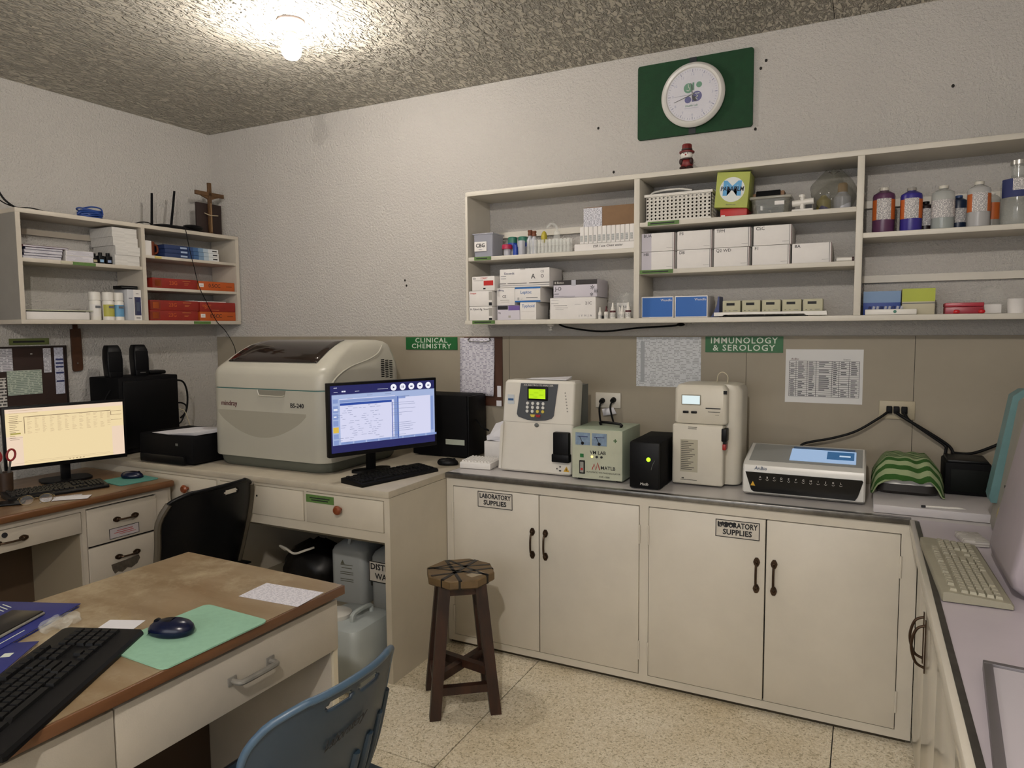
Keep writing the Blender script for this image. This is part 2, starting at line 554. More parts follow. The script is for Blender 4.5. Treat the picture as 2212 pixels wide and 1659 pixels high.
# ================================================================== BASE CABINETS, WORKTOPS
def bar_handle(parent, x, zc, half, vertical=True, y=-0.562, curve=0.022, mat=BRONZE, name='handle'):
    """ornate pull: a bowed bar between two pointed plates, on a face looking to -y"""
    b = MB()
    def pt(a, o):
        return (x, y - o, zc + a) if vertical else (x + a, y - o, zc)
    b.tube([pt(-half * .72, .004), pt(-half * .6, curve), pt(0, curve * 1.25), pt(half * .6, curve), pt(half * .72, .004)], 0.0045, 8, smooth=5)
    for s in (-1, 1):
        c = half * .80 * s
        out = []
        for k in range(10):
            a = 2 * math.pi * k / 10
            rr = 0.0125 * (1.25 if abs(math.sin(a)) > .9 else 1.0 if abs(math.cos(a)) > .8 else .85)
            u, w = rr * math.cos(a), rr * math.sin(a)
            out.append((x + u, zc + c + w * 1.15) if vertical else (x + c + w * 1.15, zc + u))
        b.prism(out, 'y', y - .006, y + .001)
        b.ball(pt(c, .006), .006, seg=8, rings=6)
    return b.obj(name, mat, parent)

def door_unit(label, x0, x1, doors, sign=None):
    t = thing('base_cabinet', label, 'cabinet', (0, 0, 0), group='cabinets under the back counter')
    zt, zb = .780, .053
    parts('body', PAINT, t, [(x0, x1, -.54, -.006, .05, .815)])
    b = MB()
    lo, hi = doors[0][0], doors[-1][1]
    b.box(x0, x1, -.56, -.54, zt, .815)
    b.box(x0, x1, -.56, -.54, .022, zb)
    b.box(x0, lo, -.56, -.54, zb, zt)
    b.box(hi, x1, -.56, -.54, zb, zt)
    b.obj('face_frame', PAINT, t)
    part('shadow_gap', DARKGAP, t, lo, hi, -.5405, -.5395, zb, zt)
    part('kick_board', M('kick_board', '#4c4333', 0.7, var=.3, vscale=12), t, x0, x1, -.535, -.50, 0.0, .05)
    for k, (a, c) in enumerate(doors):
        d = MB().box(a + .0022, c - .0022, -.564, -.5415, zb + .003, zt - .003, bev=.003).obj('door', PAINT, t)
        left = k == 0
        hx = (c - .032) if left else (a + .032)
        bar_handle(d, hx, .556, .066, y=-.564)
        xh = a if left else c
        for z in (.16, .66):
            MB().cyl((xh, -.566, z - .04), (xh, -.566, z + .04), .004, seg=8).obj('hinge', PAINT, d)
    return t

def supply_sign(t, x0, x1, z0, z1, tilt, torn):
    d = [c for c in t.children if c.name.startswith('door')][0]
    xf = Matrix.Translation(((x0 + x1) / 2, 0, (z0 + z1) / 2)) @ Matrix.Rotation(R(tilt), 4, 'Y')
    w, h = (x1 - x0) / 2, (z1 - z0) / 2
    s = MB().box(-w, w, -.5655, -.564, -h, h, xf=xf).obj('sign', M('sign_paper', '#c9c3b8', .7, var=.08, vscale=30), d)
    b = MB()
    for q in ((-w, w, -h, -h + .003), (-w, w, h - .003, h), (-w, -w + .003, -h, h), (w - .003, w, -h, h)):
        b.box(q[0], q[1], -.566, -.5655, q[2], q[3], xf=xf)
    if torn:
        for k in range(7):
            b.box(-w + .008 + k * .009, -w + .016 + k * .010, -.5661, -.5655, h * .25 + .004 * (k % 3), h * .7, xf=xf)
    b.obj('sign_border', INK, d)
    for s_, zz, sz in (('LABORATORY', h * .42, .030), ('SUPPLIES', -h * .40, .030)):
        text(s_, sz, (0, 0, 0), INK, d, rot=xf @ Matrix.Translation((0, -.566, zz)) @ ROT_FRONT, bold=.03, fit=2 * w * (.90 if s_[0] == 'L' else .66))

ca = door_unit('white double cabinet beside the wooden stool, bronze handles', 2.162, 3.125, [(2.198, 2.646), (2.646, 3.106)])
supply_sign(ca, 2.334, 2.514, .694, .768, 0, False)
cb = door_unit('white double cabinet nearer the corner, its sign with a torn first word', 3.125, 4.098, [(3.144, 3.606), (3.606, 4.062)])
supply_sign(cb, 3.416, 3.583, .692, .762, 0, True)
part('corner_stile', PAINT, cb, 4.098, 4.113, -.56, -.3, .022, .815)

LAMI = M('white_laminate', '#c3bfbd', 0.28, var=.06, vscale=6)
LILAC = M('lilac_laminate', '#bdb5bd', 0.3, var=.05, vscale=5)
NOSE = M('grey_metal_nosing', '#7f7d79', 0.3, metal=.85, var=.35, vscale=25)
w1 = thing('worktop', 'white laminate worktop with metal edge along the back wall', 'counter')
part('worktop_board', LAMI, w1, 2.162, 4.715, -.566, -.006, .815, .839)
part('metal_edge', NOSE, w1, 2.162, 4.09, -.574, -.562, .817, .8405, bev=.003)
part('edge_strip', NOSE, w1, 2.162, 4.09, -.566, -.548, .8388, .8402)
w2 = thing('side_worktop', 'lilac laminate worktop with dark metal edge under the beige keyboard', 'counter')
part('worktop_board', LILAC, w2, 4.108, 4.715, -2.75, -.5665, .815, .839)
part('wooden_edge', PAINTG, w2, 4.084, 4.1085, -2.75, -.5745, .800, .8395, bev=.004)
part('metal_edge', M('dark_edge_metal', '#55524d', .4, metal=.6, var=.3, vscale=30), w2, 4.0985, 4.112, -2.75, -.60, .838, .8412)
t = thing('side_cabinet', 'glossy white cabinet with curved wire handles under the lilac worktop', 'cabinet')
part('body', PAINTG, t, 4.135, 4.70, -2.75, -.566, .05, .815)
part('kick_board', M('kick_board'), t, 4.16, 4.70, -2.75, -.57, 0, .05)
part('face_frame', PAINTG, t, 4.118, 4.135, -2.75, -.562, .745, .815)
part('bottom_rail', PAINTG, t, 4.118, 4.135, -2.75, -.562, .03, .075)
yy = [-.60, -.98, -1.36, -1.76, -2.16, -2.7]
for k in range(5):
    d = MB().box(4.113, 4.134, yy[k + 1] + .003, yy[k] - .003, .078, .742, bev=.003).obj('door', PAINTG, t)
    hy = yy[k + 1] + .035 if k % 2 == 0 else yy[k] - .035
    if k > 1:
        continue
    MB().tube([(4.112, hy, .50), (4.088, hy, .515), (4.076, hy, .565), (4.088, hy, .615), (4.112, hy, .63)], .0042, 8, smooth=6).obj('handle', BRONZE, d)
    MB().box(4.110, 4.113, hy - .006, hy + .006, .485, .645).obj('handle_plate', BRONZE, d)

# ================================================================== DESK CARRYING THE BIG ANALYSER
DK = thing('laboratory_desk', 'deep cream desk with knobbed drawers under the big analyser', 'desk')
DKM = M('desk_cream_paint', '#c4bcab', .42, var=.10, vscale=3)
part('desktop', M('desk_top_paint', '#b6ad9b', .42, var=.14, vscale=9), DK, 0.06, 2.160, -1.015, -.006, .811, .841, bev=.004)
part('side_panel', DKM, DK, 2.130, 2.1585, -1.008, -.012, 0, .8105)
part('side_panel', DKM, DK, 0.94, 0.965, -.96, -.012, 0, .615)
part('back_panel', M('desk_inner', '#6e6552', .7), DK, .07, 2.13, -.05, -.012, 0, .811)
parts('drawer_frame', DKM, DK, [(.06, 2.130, -1.006, -.985, .616, .658), (.06, 2.130, -1.006, -.985, .797, .811), (.06, .60, -1.006, -.985, .658, .797),
                                (1.133, 1.150, -1.006, -.985, .658, .797), (1.686, 1.700, -1.006, -.985, .658, .797)])
part('drawer_gap', DARKGAP, DK, .60, 2.13, -.986, -.984, .616, .81)
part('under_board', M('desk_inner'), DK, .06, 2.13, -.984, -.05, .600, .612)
for x0, x1, kx in ((.601, 1.132, .93), (1.151, 1.685, None), (1.701, 2.129, 1.899)):
    d = MB().box(x0 + .002, x1 - .002, -1.0125, -.988, .660, .795, bev=.002).obj('drawer', DKM, DK)
    if kx:
        MB().lathe([(0, 0), (.008, 0), (.008, .012), (.019, .018), (.021, .026), (.015, .034), (0, .036)], seg=18,
                   xf=Matrix.Translation((kx, -1.012, .738)) @ Matrix.Rotation(R(90), 4, 'X')).obj('knob', BROWN, d)
    else:
        MB().cyl((1.40, -1.012, .748), (1.40, -1.014, .748), .005, seg=8).obj('keyhole', DARKGAP, d)
part('drawer_label', GREENTAPE, DK, 1.704, 1.862, -1.0145, -1.0122, .752, .787)
parts('drawer_label_print', INK, DK, [(1.725, 1.84, -1.015, -1.0144, .771, .776), (1.735, 1.83, -1.015, -1.0144, .761, .766)])
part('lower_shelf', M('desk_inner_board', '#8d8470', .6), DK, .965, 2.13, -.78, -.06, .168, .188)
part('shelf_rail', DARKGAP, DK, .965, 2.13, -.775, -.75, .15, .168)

# ---- things kept beneath it
def carboy(loc, rz, label, mat, w=.20, d=.19, h=.32):
    t = thing('water_carboy', label, 'container', loc, rz, 'plastic carboys under the desk')
    rings = []
    for z, s, r in ((0, .94, .03), (.012, 1, .035), (h * .78, 1, .035), (h * .84, .96, .05), (h * .90, .72, .05), (h * .93, .5, .04)):
        rings.append([(x, y, z) for x, y, _ in rrect(-w / 2 * s, w / 2 * s, -d / 2 * s, d / 2 * s, min(r, w / 2 * s * .9), 4)])
    MB().ring(rings).obj('body', mat, t)
    MB().lathe([(0, h * .92), (.03, h * .92), (.03, h), (.026, h + .008), (0, h + .008)], seg=18).obj('cap', WHITE, t)
    MB().tube([(0, -d * .1, h * .93), (0, -d * .25, h * 1.05), (0, -d * .38, h * .90)], .009, 8, smooth=4).obj('handle', mat, t)
    return t
CARB = M('cloudy_polythene', '#a9aeae', .4, trans=.15)
t = carboy((1.70, -.66, .189), 4, 'cloudy carboy with a warning sticker under the desk', CARB)
b = MB()
for k, (ww, zz) in enumerate(((.07, .19), (.06, .175), (.075, .155), (.075, .145), (.075, .12), (.075, .11))):
    b.box(-ww / 2, ww / 2, -.0968, -.0955, zz, zz + .003)
b.prism([(-.035, .195), (-.012, .195), (-.0235, .215)], 'y', -.0968, -.0955)
b.obj('sticker', M('sticker_ink', '#5c5a4a', .7), t)
t = carboy((1.945, -.66, .189), -2, 'cloudy carboy labelled distilled water against the desk side', CARB)
part('sign', M('sign_paper'), t, -.10, .11, -.0985, -.0955, .135, .235)
parts('sign_border', INK, t, [(-.10, .11, -.0992, -.0984, .135, .139), (-.10, .11, -.0992, -.0984, .231, .235), (-.10, -.096, -.0992, -.0984, .135, .235)])
text('DISTILLED', .040, (.005, -.0993, .208), INK, t, bold=.025, fit=.19)
text('WATER', .040, (.005, -.0993, .163), INK, t, bold=.02)
t = thing('jerry_can', 'white jerry can with round lid standing on the floor by the desk', 'container', (1.945, -1.015, 0))
rings = []
for z, s, r in ((0, .94, .03), (.015, 1, .04), (.235, 1, .04), (.262, .93, .05), (.275, .75, .05)):
    rings.append([(x, y, z) for x, y, _ in rrect(-.135 * s, .135 * s, -.145 * s, .145 * s, r * s, 5)])
MB().ring(rings).obj('body', M('jerry_can_plastic', '#aab2b2', .4, var=.06, vscale=6), t)
MB().lathe([(0, .27), (.062, .27), (.064, .275), (.064, .292), (.055, .298), (0, .298)], c=(-.045, -.04, 0), seg=26).obj('lid', M('lid_plastic', '#c9c7c0', .4), t)
MB().tube([(.055, .07, .27), (.055, .06, .305), (.055, -.05, .305), (.055, -.06, .27)], .011, 8, smooth=4).obj('handle', M('jerry_can_plastic'), t)
# black refuse bag with white tie
def blob(cx, cy, z0, rx, ry, h, seed, seg=28, rows=16, neck=.25):
    rnd = random.Random(seed)
    ph = [rnd.uniform(0, 6.28) for _ in range(8)]
    rings = []
    for j in range(rows):
        t_ = j / (rows - 1)
        prof = math.sin(math.pi * min(1, (t_ * .82 + .14))) ** .6 if t_ < .8 else None
        if prof is None:
            u = (t_ - .8) / .2
            base = math.sin(math.pi * min(1, (.8 * .82 + .14))) ** .6
            prof = base * (1 - u) + neck * u
        ring = []
        for i in range(seg):
            a = 2 * math.pi * i / seg
            wv = 1 + .05 * math.sin(3 * a + ph[0] + t_ * 4) + .045 * math.sin(7 * a + ph[1] + t_ * 9) + .03 * math.sin(13 * a + ph[2] - t_ * 14)
            ring.append((cx + rx * prof * wv * math.cos(a), cy + ry * prof * wv * math.sin(a), z0 + h * t_ + .008 * math.sin(5 * a + ph[3])* (0 if j == 0 else 1)))
        rings.append(ring)
    return MB().ring(rings)
t = thing('refuse_bag', 'black refuse bag tied with white string under the desk', 'bag', (1.40, -.62, .189))
blob(0, 0, 0, .17, .15, .24, 3).obj('bag', M('black_bag_film', '#0a0808', .42, spec=.35), t, sharp=60)
MB().tube([(-.09, -.13, .21), (-.11, -.15, .235), (-.05, -.17, .235), (0, -.165, .215), (.06, -.15, .235), (.10, -.13, .25)], .006, 6, smooth=5).obj('tie', M('white_string', '#cfc9bd', .7), t)

# ================================================================== BIG CHEMISTRY ANALYSER
A = thing('chemistry_analyser', 'large grey-white bench analyser with dark domed window', 'analyser', (0, 0, .841))
AW = M('analyser_shell', '#aeaca0', .42, var=.03, vscale=8)
AL = M('analyser_lid', '#b6b3a6', .35, var=.03, vscale=8)
AB = M('analyser_base', '#55584f', .55)
ax0, ax1, ay0, ay1 = .958, 1.712, -.885, -.27
def aring(z, ix=0.0, f=0.0, b=0.0, r=.075):
    return [(x, y, z) for x, y, _ in rrect(ax0 + ix, ax1 - ix, ay0 + f, ay1 - b, r, 7)]
MB().ring([aring(.004, .03, .03, .03), aring(.02, .018, .018, .02), aring(.055, .012, .012, .01)]).obj('plinth', AB, A)
for sx in (ax0 + .1, ax1 - .1):
    for sy in (ay0 + .1, ay1 - .1):
        MB().cyl((sx, sy, 0), (sx, sy, .006), .02).obj('foot', BLACK, A)
MB().ring([aring(.055), aring(.062, -.002, -.002), aring(.30), aring(.392)]).obj('body', AW, A)
MB().ring([aring(.392, .004, .004), aring(.398, .004, .004)]).obj('seam_strip', M('teal_seam', '#4d7672', .5), A)
prof = [(.398, 0, 0, 0), (.46, 0, .0, 0), (.487, .003, .008, 0), (.503, .010, .030, 0.003), (.522, .016, .060, .006), (.548, .022, .100, .012),
        (.575, .03, .148, .022), (.600, .04, .205, .04), (.616, .055, .262, .065), (.624, .075, .32, .10), (.6255, .10, .36, .13)]
MB().ring([aring(z, ix, f, b, .075 if z < .5 else .065 if z < .58 else .05) for z, ix, f, b in prof]).obj('lid', AL, A, sharp=60)
# dark acrylic window following the curve of the lid
def lidpt(u, k):
    z, ix, f, b = prof[k]
    return (ax0 + ix + .055 + .0 + (ax1 - ax0 - 2 * ix - .12 - .0) * u, ay0 + f - .004, z + .004)
b = MB()
rows = [4, 5, 6, 7, 8, 9]
nu = 12
vs, fs = [], []
for j, k in enumerate(rows):
    ins = .06 * (1 - j / 5) ** 2 * .3
    for i in range(nu + 1):
        vs.append(lidpt(ins + (1 - 2 * ins) * i / nu, k))
for j in range(len(rows) - 1):
    for i in range(nu):
        a = j * (nu + 1) + i
        fs.append((a, a + 1, a + nu + 2, a + nu + 1))
b.add(vs, fs)
wo = b.obj('window', M('smoked_acrylic', '#2a201b', .06, var=.5, vscale=9), A, sharp=80)
sm = wo.modifiers.new('thick', 'SOLIDIFY'); sm.thickness = .003
for s in ((.10, 5, .30, 5), (.55, 5, .9, 6), (.2, 6, .5, 7), (.62, 6, .45, 8)):
    pass
# front: notch, print
b = MB(); b.prism([(1.295, .391), (1.475, .391), (1.468, .372), (1.455, .366), (1.315, .366), (1.302, .372)], 'y', -.8885, -.884)
b.obj('pull_recess', M('recess_grey', '#807d72', .5), A)
MB().tube([(1.295, -.888, .391), (1.303, -.889, .371), (1.318, -.889, .364), (1.452, -.889, .364), (1.467, -.889, .371)], .003, 6, smooth=3).obj('recess_lip', AL, A)
text('mindray', .034, (1.098, -.8868, .318), M('maroon_print', '#5a2a30', .6), A, bold=.01)
text('BS-240', .030, (1.545, -.8868, .322), INK, A, bold=.015)
# the shallow smile-shaped scoop of the front cover
pts = [(ax0 + .06 + .58 * i / 20, .272 - .115 * math.sin(math.pi * i / 20) ** .8) for i in range(21)] + [(ax0 + .06 + .58 * i / 20, .285 + .0 * i) for i in range(20, -1, -1)]
b = MB(); b.prism(pts, 'y', -.8862, -.884); b.obj('front_scoop', M('scoop_grey', '#989588', .5), A)
# side: swooping groove and louvres
pts = [(1.7135, -.86, .395), (1.7135, -.80, .455), (1.7135, -.70, .50), (1.7135, -.56, .53), (1.7135, -.48, .56), (1.709, -.44, .60)]
MB().tube(pts, .004, 6, smooth=5).obj('side_groove', AL, A)
for c in range(3):
    b = MB()
    for k in range(10):
        b.box(1.7105, 1.7128, -.455 + c * .035, -.430 + c * .035, .435 + k * .0095 - c * .004, .440 + k * .0095 - c * .004)
    b.obj('louvre_column', BLACKM, A)
# ================================================================== THINGS ON THE BACK COUNTER
ZC = .8405
# ---- electrolyte analyser
t = thing('electrolyte_analyser', 'white upright analyser with green-lit display and dark keypad', 'analyser', (2.555, -.42, ZC))
EW = M('electrolyte_shell', '#d3cfc5', .4, var=.03, vscale=10)
xf = Matrix.Translation((0, 0, 0)) @ Matrix.Shear('XZ', 4, (0, 0)) if False else Matrix.Identity(4)
def ea(x, z, y=0.0):     # front face leans back and the sides draw in
    k = z / .437
    return (x * (1 - .035 * k) + .022 * k, y + .018 * k, z)
rings = []
for z, i in ((0.004, .006), (.012, 0), (.425, 0), (.436, .008)):
    rings.append([ea(x, z, y) for x, y, _ in rrect(-.185 + i, .185 - i, 0 + i, .105 - i, .012, 4)])
MB().ring(rings).obj('body', EW, t)
part('dark_rear', GREYP, t, -.15, .180, .115, .24, .0, .41)
b = MB(); b.prism([ea(x, z)[::2] for x, z in ((-.186, .215), (-.172, .235), (-.172, .012), (-.186, .012))], 'y', -.004, .03); b.obj('side_lip', EW, t)
kp = [(-.096, .422), (.100, .422), (.086, .275), (.076, .262), (.045, .252), (0, .248), (-.05, .251), (-.098, .264), (-.108, .277)]
b = MB(); b.prism([ea(x, z)[::2] for x, z in kp], 'y', 0, .02, xf=Matrix.Translation((0, 0, 0)))
for i, v in enumerate(b.v):
    k = v[2] / .437
    b.v[i] = (v[0], v[1] * .25 - .003 + .018 * k, v[2])
kpo = b.obj('keypad_panel', M('keypad_grey', '#43464b', .5), t)
def on_ea(x, z, off=-.006):
    p = ea(x, z); return (p[0], p[1] + off, p[2])
b = MB()
c = on_ea(-.003, .3745)
kb_ = part('display_bezel', BLACK, t, c[0] - .052, c[0] + .052, c[1] - .002, c[1] + .01, c[2] - .031, c[2] + .034, bev=.003)
part('display', glow('lime_lcd', '#b9e400', 1.0), t, c[0] - .043, c[0] + .041, c[1] - .0035, c[1] - .001, c[2] - .022, c[2] + .023)
parts('display_print', M('lcd_print', '#7da000', .6, emit='#7fa800', es=.5), t, [(c[0] - .02 + dx, c[0] + .0 + dx, c[1] - .0042, c[1] - .003, c[2] + dz, c[2] + dz + .003) for dx, dz in ((0, -.016), (-.018, -.006), (.03, -.006), (.005, .004), (.03, .016))])
text('AVL ELECTROLYTE ANALYZER', .011, on_ea(.0, .4145, -.007), WHITE, t)
KEYW = M('white_key', '#cfcfca', .4); KEYY = M('yellow_key', '#c9b64c', .4); KEYR = M('red_key', '#9c1b20', .4)
for r_ in range(3):
    for k in range(4):
        p = on_ea(-.052 + k * .0273, .330 - r_ * .0185, -.008)
        ko = MB().cyl((p[0], p[1], p[2]), (p[0], p[1] + .006, p[2]), .0073, seg=14).obj('key', KEYY if (r_ == 2 and k > 1) else KEYW, t)
for x, m_ in ((-.022, KEYY), (.006, KEYR)):
    p = on_ea(x, .272, -.008)
    MB().prism([(p[0] - .013, p[2] + .006), (p[0] + .013, p[2] + .006), (p[0] + .009, p[2] - .006), (p[0] - .007, p[2] - .005)], 'y', p[1], p[1] + .006).obj('key', m_, t)
b = MB()
p0 = on_ea(-.18, .262, -.0012); p1 = on_ea(.18, .255, -.0012)
b.box(-.17, .195, p0[1], p0[1] + .003, .238, .2395); b.obj('door_seam', M('seam_grey', '#8f8a7e', .6), t)
MB().ball(on_ea(.0, .228, -.001), (.012, .004, .010), seg=12, rings=8).obj('door_button', GREYP, t)
p = on_ea(-.145, .345, -.003)
part('badge', M('badge_paper', '#b9c0c6', .5), t, p[0] - .017, p[0] + .017, p[1], p[1] + .003, p[2] - .022, p[2] + .022)
part('badge_mark', M('badge_blue', '#2a4f7c', .5), t, p[0] - .014, p[0] + .014, p[1] - .0006, p[1] + .001, p[2] - .006, p[2] + .004)
b = MB(); b.box(.105, .183, -.022, .01, .067, .205, bev=.006); b.box(.100, .186, -.027, .01, .067, .105, bev=.005)
b.obj('sample_port', BLACK, t)
YEL = M('warning_yellow', '#c99a1e', .5)
b = MB(); b.prism([(.150, .022), (.178, .022), (.164, .046)], 'y', -.0012, .002); b.obj('warning_triangle', YEL, t)
parts('warning_marks', INK, t, [(.115, .120, -.0012, .001, .030, .036), (.130, .136, -.0012, .001, .040, .046), (.128, .138, -.0012, .001, .022, .027), (.1625, .1655, -.0018, .001, .027, .038)])
parts('side_print', M('grey_print', '#8f8d86', .6), t, [(.150 + .002 * k, .156 + .002 * k, on_ea(.15, .38 - .014 * k, -.001)[1], .02, .38 - .014 * k, .386 - .014 * k) for k in range(7)])
b = MB()
b.add([(-.09, .045, .437), (.0, .04, .437), (.12, .04, .437), (.12, .10, .437), (-.08, .10, .437), (-.09, .045, .4385), (.0, .035, .446), (.12, .04, .440), (.125, .10, .452), (-.08, .10, .44)],
      [(0, 1, 2, 3, 4), (5, 6, 7, 8, 9), (0, 1, 6, 5), (1, 2, 7, 6), (2, 3, 8, 7), (3, 4, 9, 8), (4, 0, 5, 9)])
tag(b.obj('loose_paper', PAPER), 'crumpled white paper lying on top of the electrolyte analyser', 'paper').location = (2.575, -.40, ZC + .001)

# ---- voltage stabiliser
t = thing('voltage_stabiliser', 'pale green metal voltage stabiliser with carrying handle', 'stabiliser', (2.88, -.455, ZC))
SG = M('pale_green_metal', '#a3b09c', .45, var=.08, vscale=10)
part('body', SG, t, -.118, .118, 0, .26, .008, .232, bev=.004)
part('front_plate', M('stabiliser_front', '#b3b7a2', .45, var=.1, vscale=12), t, -.116, .116, -.004, .003, .010, .230)
for sx in (-.09, .09):
    for sy in (.03, .23):
        MB().cyl((sx, sy, 0), (sx, sy, .009), .012).obj('foot', RUBBER, t)
b = MB(); b.tube([(-.03, .14, .232), (-.03, .14, .246), (.075, .10, .246), (.075, .10, .232)], .006, 8, smooth=3); b.obj('handle', BLACK, t)
for k in range(2):
    x0 = -.10 + k * .078
    mt = part('meter', M('meter_blue', '#7f95ad', .3, var=.3, vscale=60), t, x0, x0 + .068, -.006, -.003, .16, .215)
    MB().cyl((x0 + .034, -.0065, .168), (x0 + .034, -.009, .168), .007, seg=12).obj('meter_pivot', BLACK, mt)
    MB().box(x0 + .010, x0 + .058, -.0068, -.0058, .196, .199).obj('meter_scale', INKB, mt)
    b = MB(); b.cyl((x0 + .034, -.0072, .168), (x0 + .020, -.0072, .198), .0012, seg=6); b.obj('needle', INK, mt)
text('VM LAB', .022, (.005, -.0045, .128), INK, t, bold=.01)
for k, m_ in enumerate((glow('amber_led', '#ffe28a', 1.5), INK, INK)):
    MB().cyl((-.022 + k * .022, -.004, .110), (-.022 + k * .022, -.007, .110), .0055, seg=12).obj('indicator', m_, t)
part('green_button', M('green_button', '#1f6b33', .4), t, -.078, -.062, -.007, -.003, .104, .120)
sw = part('switch', BLACK, t, -.082, -.056, -.006, -.003, .030, .090)
part('rocker', M('rocker_grey', '#8d8d85', .5), sw, -.077, -.061, -.009, -.005, .036, .084)
part('rocker_mark', INKR, sw, -.074, -.064, -.0095, -.0085, .046, .056)
b = MB(); b.tube([(-.022, -.0045, .052), (-.012, -.0045, .078), (-.004, -.0045, .052), (.004, -.0045, .084), (.014, -.0045, .052)], .0022, 6, smooth=1); b.obj('logo', INKR, t)
text('MATLB', .022, (.052, -.0045, .062), INK, t, bold=.01)
text('AUTOMATIC VOLTAGE REGULATOR', .0095, (.03, -.0045, .040), INK, t)
text('AVR -1000', .011, (.035, -.0045, .022), INK, t)
text('+', .03, (.085, -.0045, .185), M('leaf_green', '#3c5a34', .6), t, bold=.04)

# ---- black UPS with green light
t = thing('power_supply', 'tall black backup power unit with a green light', 'power unit', (3.112, -.52, ZC))
part('body', BLACKM, t, -.066, .066, .01, .33, .002, .200, bev=.006)
part('front_panel', BLACK, t, -.064, .064, 0, .014, .004, .198, bev=.005)
MB().cyl((.018, -.002, .128), (.018, .004, .128), .009, seg=14).obj('status_light', glow('green_led', '#9be01c', 2.5), t)
MB().tube([(.045, -.001, .125), (.035, -.001, .105), (.030, -.001, .085)], .0012, 6).obj('panel_line', GREYP, t)
text('Matlb', .016, (.0, -.0005, .022), WHITE, t, shear=.2)

# ---- tall white blood analyser
t = thing('coagulation_analyser', 'tall white boxy analyser with small lit display and red latch', 'analyser', (3.32, -.36, ZC))
BG = M('bone_plastic', '#c9c4b6', .42, var=.04, vscale=14)
rings = [[(x, y, z) for x, y, _ in rrect(-.10 + i, .15 - i, .045, .24 - i, .035, 5)] for z, i in ((.008, .006), (.016, 0), (.41, 0), (.430, .012), (.436, .03))]
MB().ring(rings).obj('cabinet_shell', BG, t)
rings = [[(x, y, z) for x, y, _ in rrect(-.122 + i, .098 - i, 0 + i, .16, .018, 5)] for z, i in ((.268, .004), (.274, 0), (.415, 0), (.433, .012), (.438, .03))]
MB().ring(rings).obj('head', BG, t)
d = MB().box(-.128, .088, -.012, .05, .006, .266, bev=.010, seg=3).obj('door', BG, t)
part('notice', M('notice_paper', '#a9a492', .7), t, -.092, -.018, -.0128, -.0118, .060, .200)
b = MB()
for k in range(16):
    b.box(-.088, -.088 + .03 + .032 * ((k * 37) % 10) / 10, -.0133, -.0127, .190 - k * .008, .193 - k * .008)
b.obj('notice_print', M('notice_ink', '#4a4740', .7), t)
parts('door_print', M('notice_ink'), t, [(-.06, -.022, -.0133, -.0118, .253, .255), (-.06, -.024, -.0133, -.0118, .246, .248), (-.09, -.02, -.0133, -.0118, .025, .027), (-.085, -.075, -.0133, -.0118, .03, .035)])
text('SYSMEX', .013, (-.055, -.0132, .212), INK, t) if False else None
lc = part('display_bezel', M('bezel_grey', '#8d8a7c', .5), t, -.092, -.010, -.003, .004, .348, .392, bev=.002)
part('display', glow('cool_lcd', '#dfeff0', .95), t, -.088, -.014, -.0045, -.002, .352, .388)
for x in (-.085, -.050):
    part('button', BLACK, t, x, x + .024, -.006, .002, .312, .322, bev=.002)
parts('brand_print', INK, t, [(.01, .072, -.0012, .002, .334, .338), (.02, .07, -.0012, .002, .320, .322), (.05, .066, -.0012, .002, .308, .309)])
part('head_plate', BLACK, t, .083, .097, -.004, .004, .398, .412)
la = part('latch', BLACK, t, .080, .102, -.022, .03, .20, .255, bev=.004)
part('latch_grip', M('red_plastic', '#8e1d1a', .4), la, .085, .100, -.024, .02, .165, .190, bev=.004)
part('latch_stem', BLACK, la, .087, .098, -.020, .02, .188, .202)
MB().tube([(.03, .14, .434), (.035, .14, .47), (.055, .14, .482), (.075, .14, .465), (.075, .14, .434)], .0022, 6, smooth=6).obj('wire_loop', M('wire_cream', '#b7ad94', .5), t)

# ---- incubator with black window
t = thing('strip_incubator', 'low white incubator with black lettered window and blue touch screen', 'incubator', (3.723, -.44, ZC))
IW = M('incubator_white', '#cfcec9', .3)
pr = [(0.015, .004), (-.012, .016), (-.018, .10), (-.008, .126), (.012, .136), (.23, .178), (.245, .17), (.245, .004)]
rings = []
for x, s in ((-.224, .94), (-.218, 1), (.214, 1), (.220, .94)):
    cy, cz = .11, .08
    rings.append([(x, cy + (y - cy) * s, cz + (z - cz) * s) for y, z in pr])
MB().ring(rings).obj('body', IW, t)
def itop(x, s, off):
    y0, z0, y1, z1 = .014, .1365, .228, .1777
    return (x, y0 + (y1 - y0) * s - off * .19, z0 + (z1 - z0) * s + off * .98)
def ipatch(name, mat, x0, x1, s0, s1, off, par=None):
    vs = [itop(x0, s0, off), itop(x1, s0, off), itop(x1, s1, off), itop(x0, s1, off), itop(x0, s0, 0), itop(x1, s0, 0), itop(x1, s1, 0), itop(x0, s1, 0)]
    return MB().add(vs, [(0, 1, 2, 3), (7, 6, 5, 4), (0, 4, 5, 1), (1, 5, 6, 2), (2, 6, 7, 3), (3, 7, 4, 0)]).obj(name, mat, par or t)
ipatch('top_plate', M('incubator_grey', '#8f9290', .3), -.205, .208, .05, .97, .001)
ipatch('touch_screen', glow('tablet_blue', '#a9c6ea', .75), -.055, .185, .18, .80, .003)
ipatch('screen_picture', glow('tablet_picture', '#2b6da3', .6), .080, .178, .34, .72, .0045)
ipatch('screen_bar', glow('tablet_dark', '#3c5a78', .4), -.05, .18, .82, .90, .0036)
ipatch('screen_glint', glow('tablet_light', '#cfe2f5', .8), .125, .165, .48, .54, .0055)
fp = [(-.212, .100), (.209, .100), (.212, .094), (.195, .035), (.186, .020), (-.18, .020), (-.19, .028)]
b = MB(); b.prism(fp, 'y', -.0215, -.012)
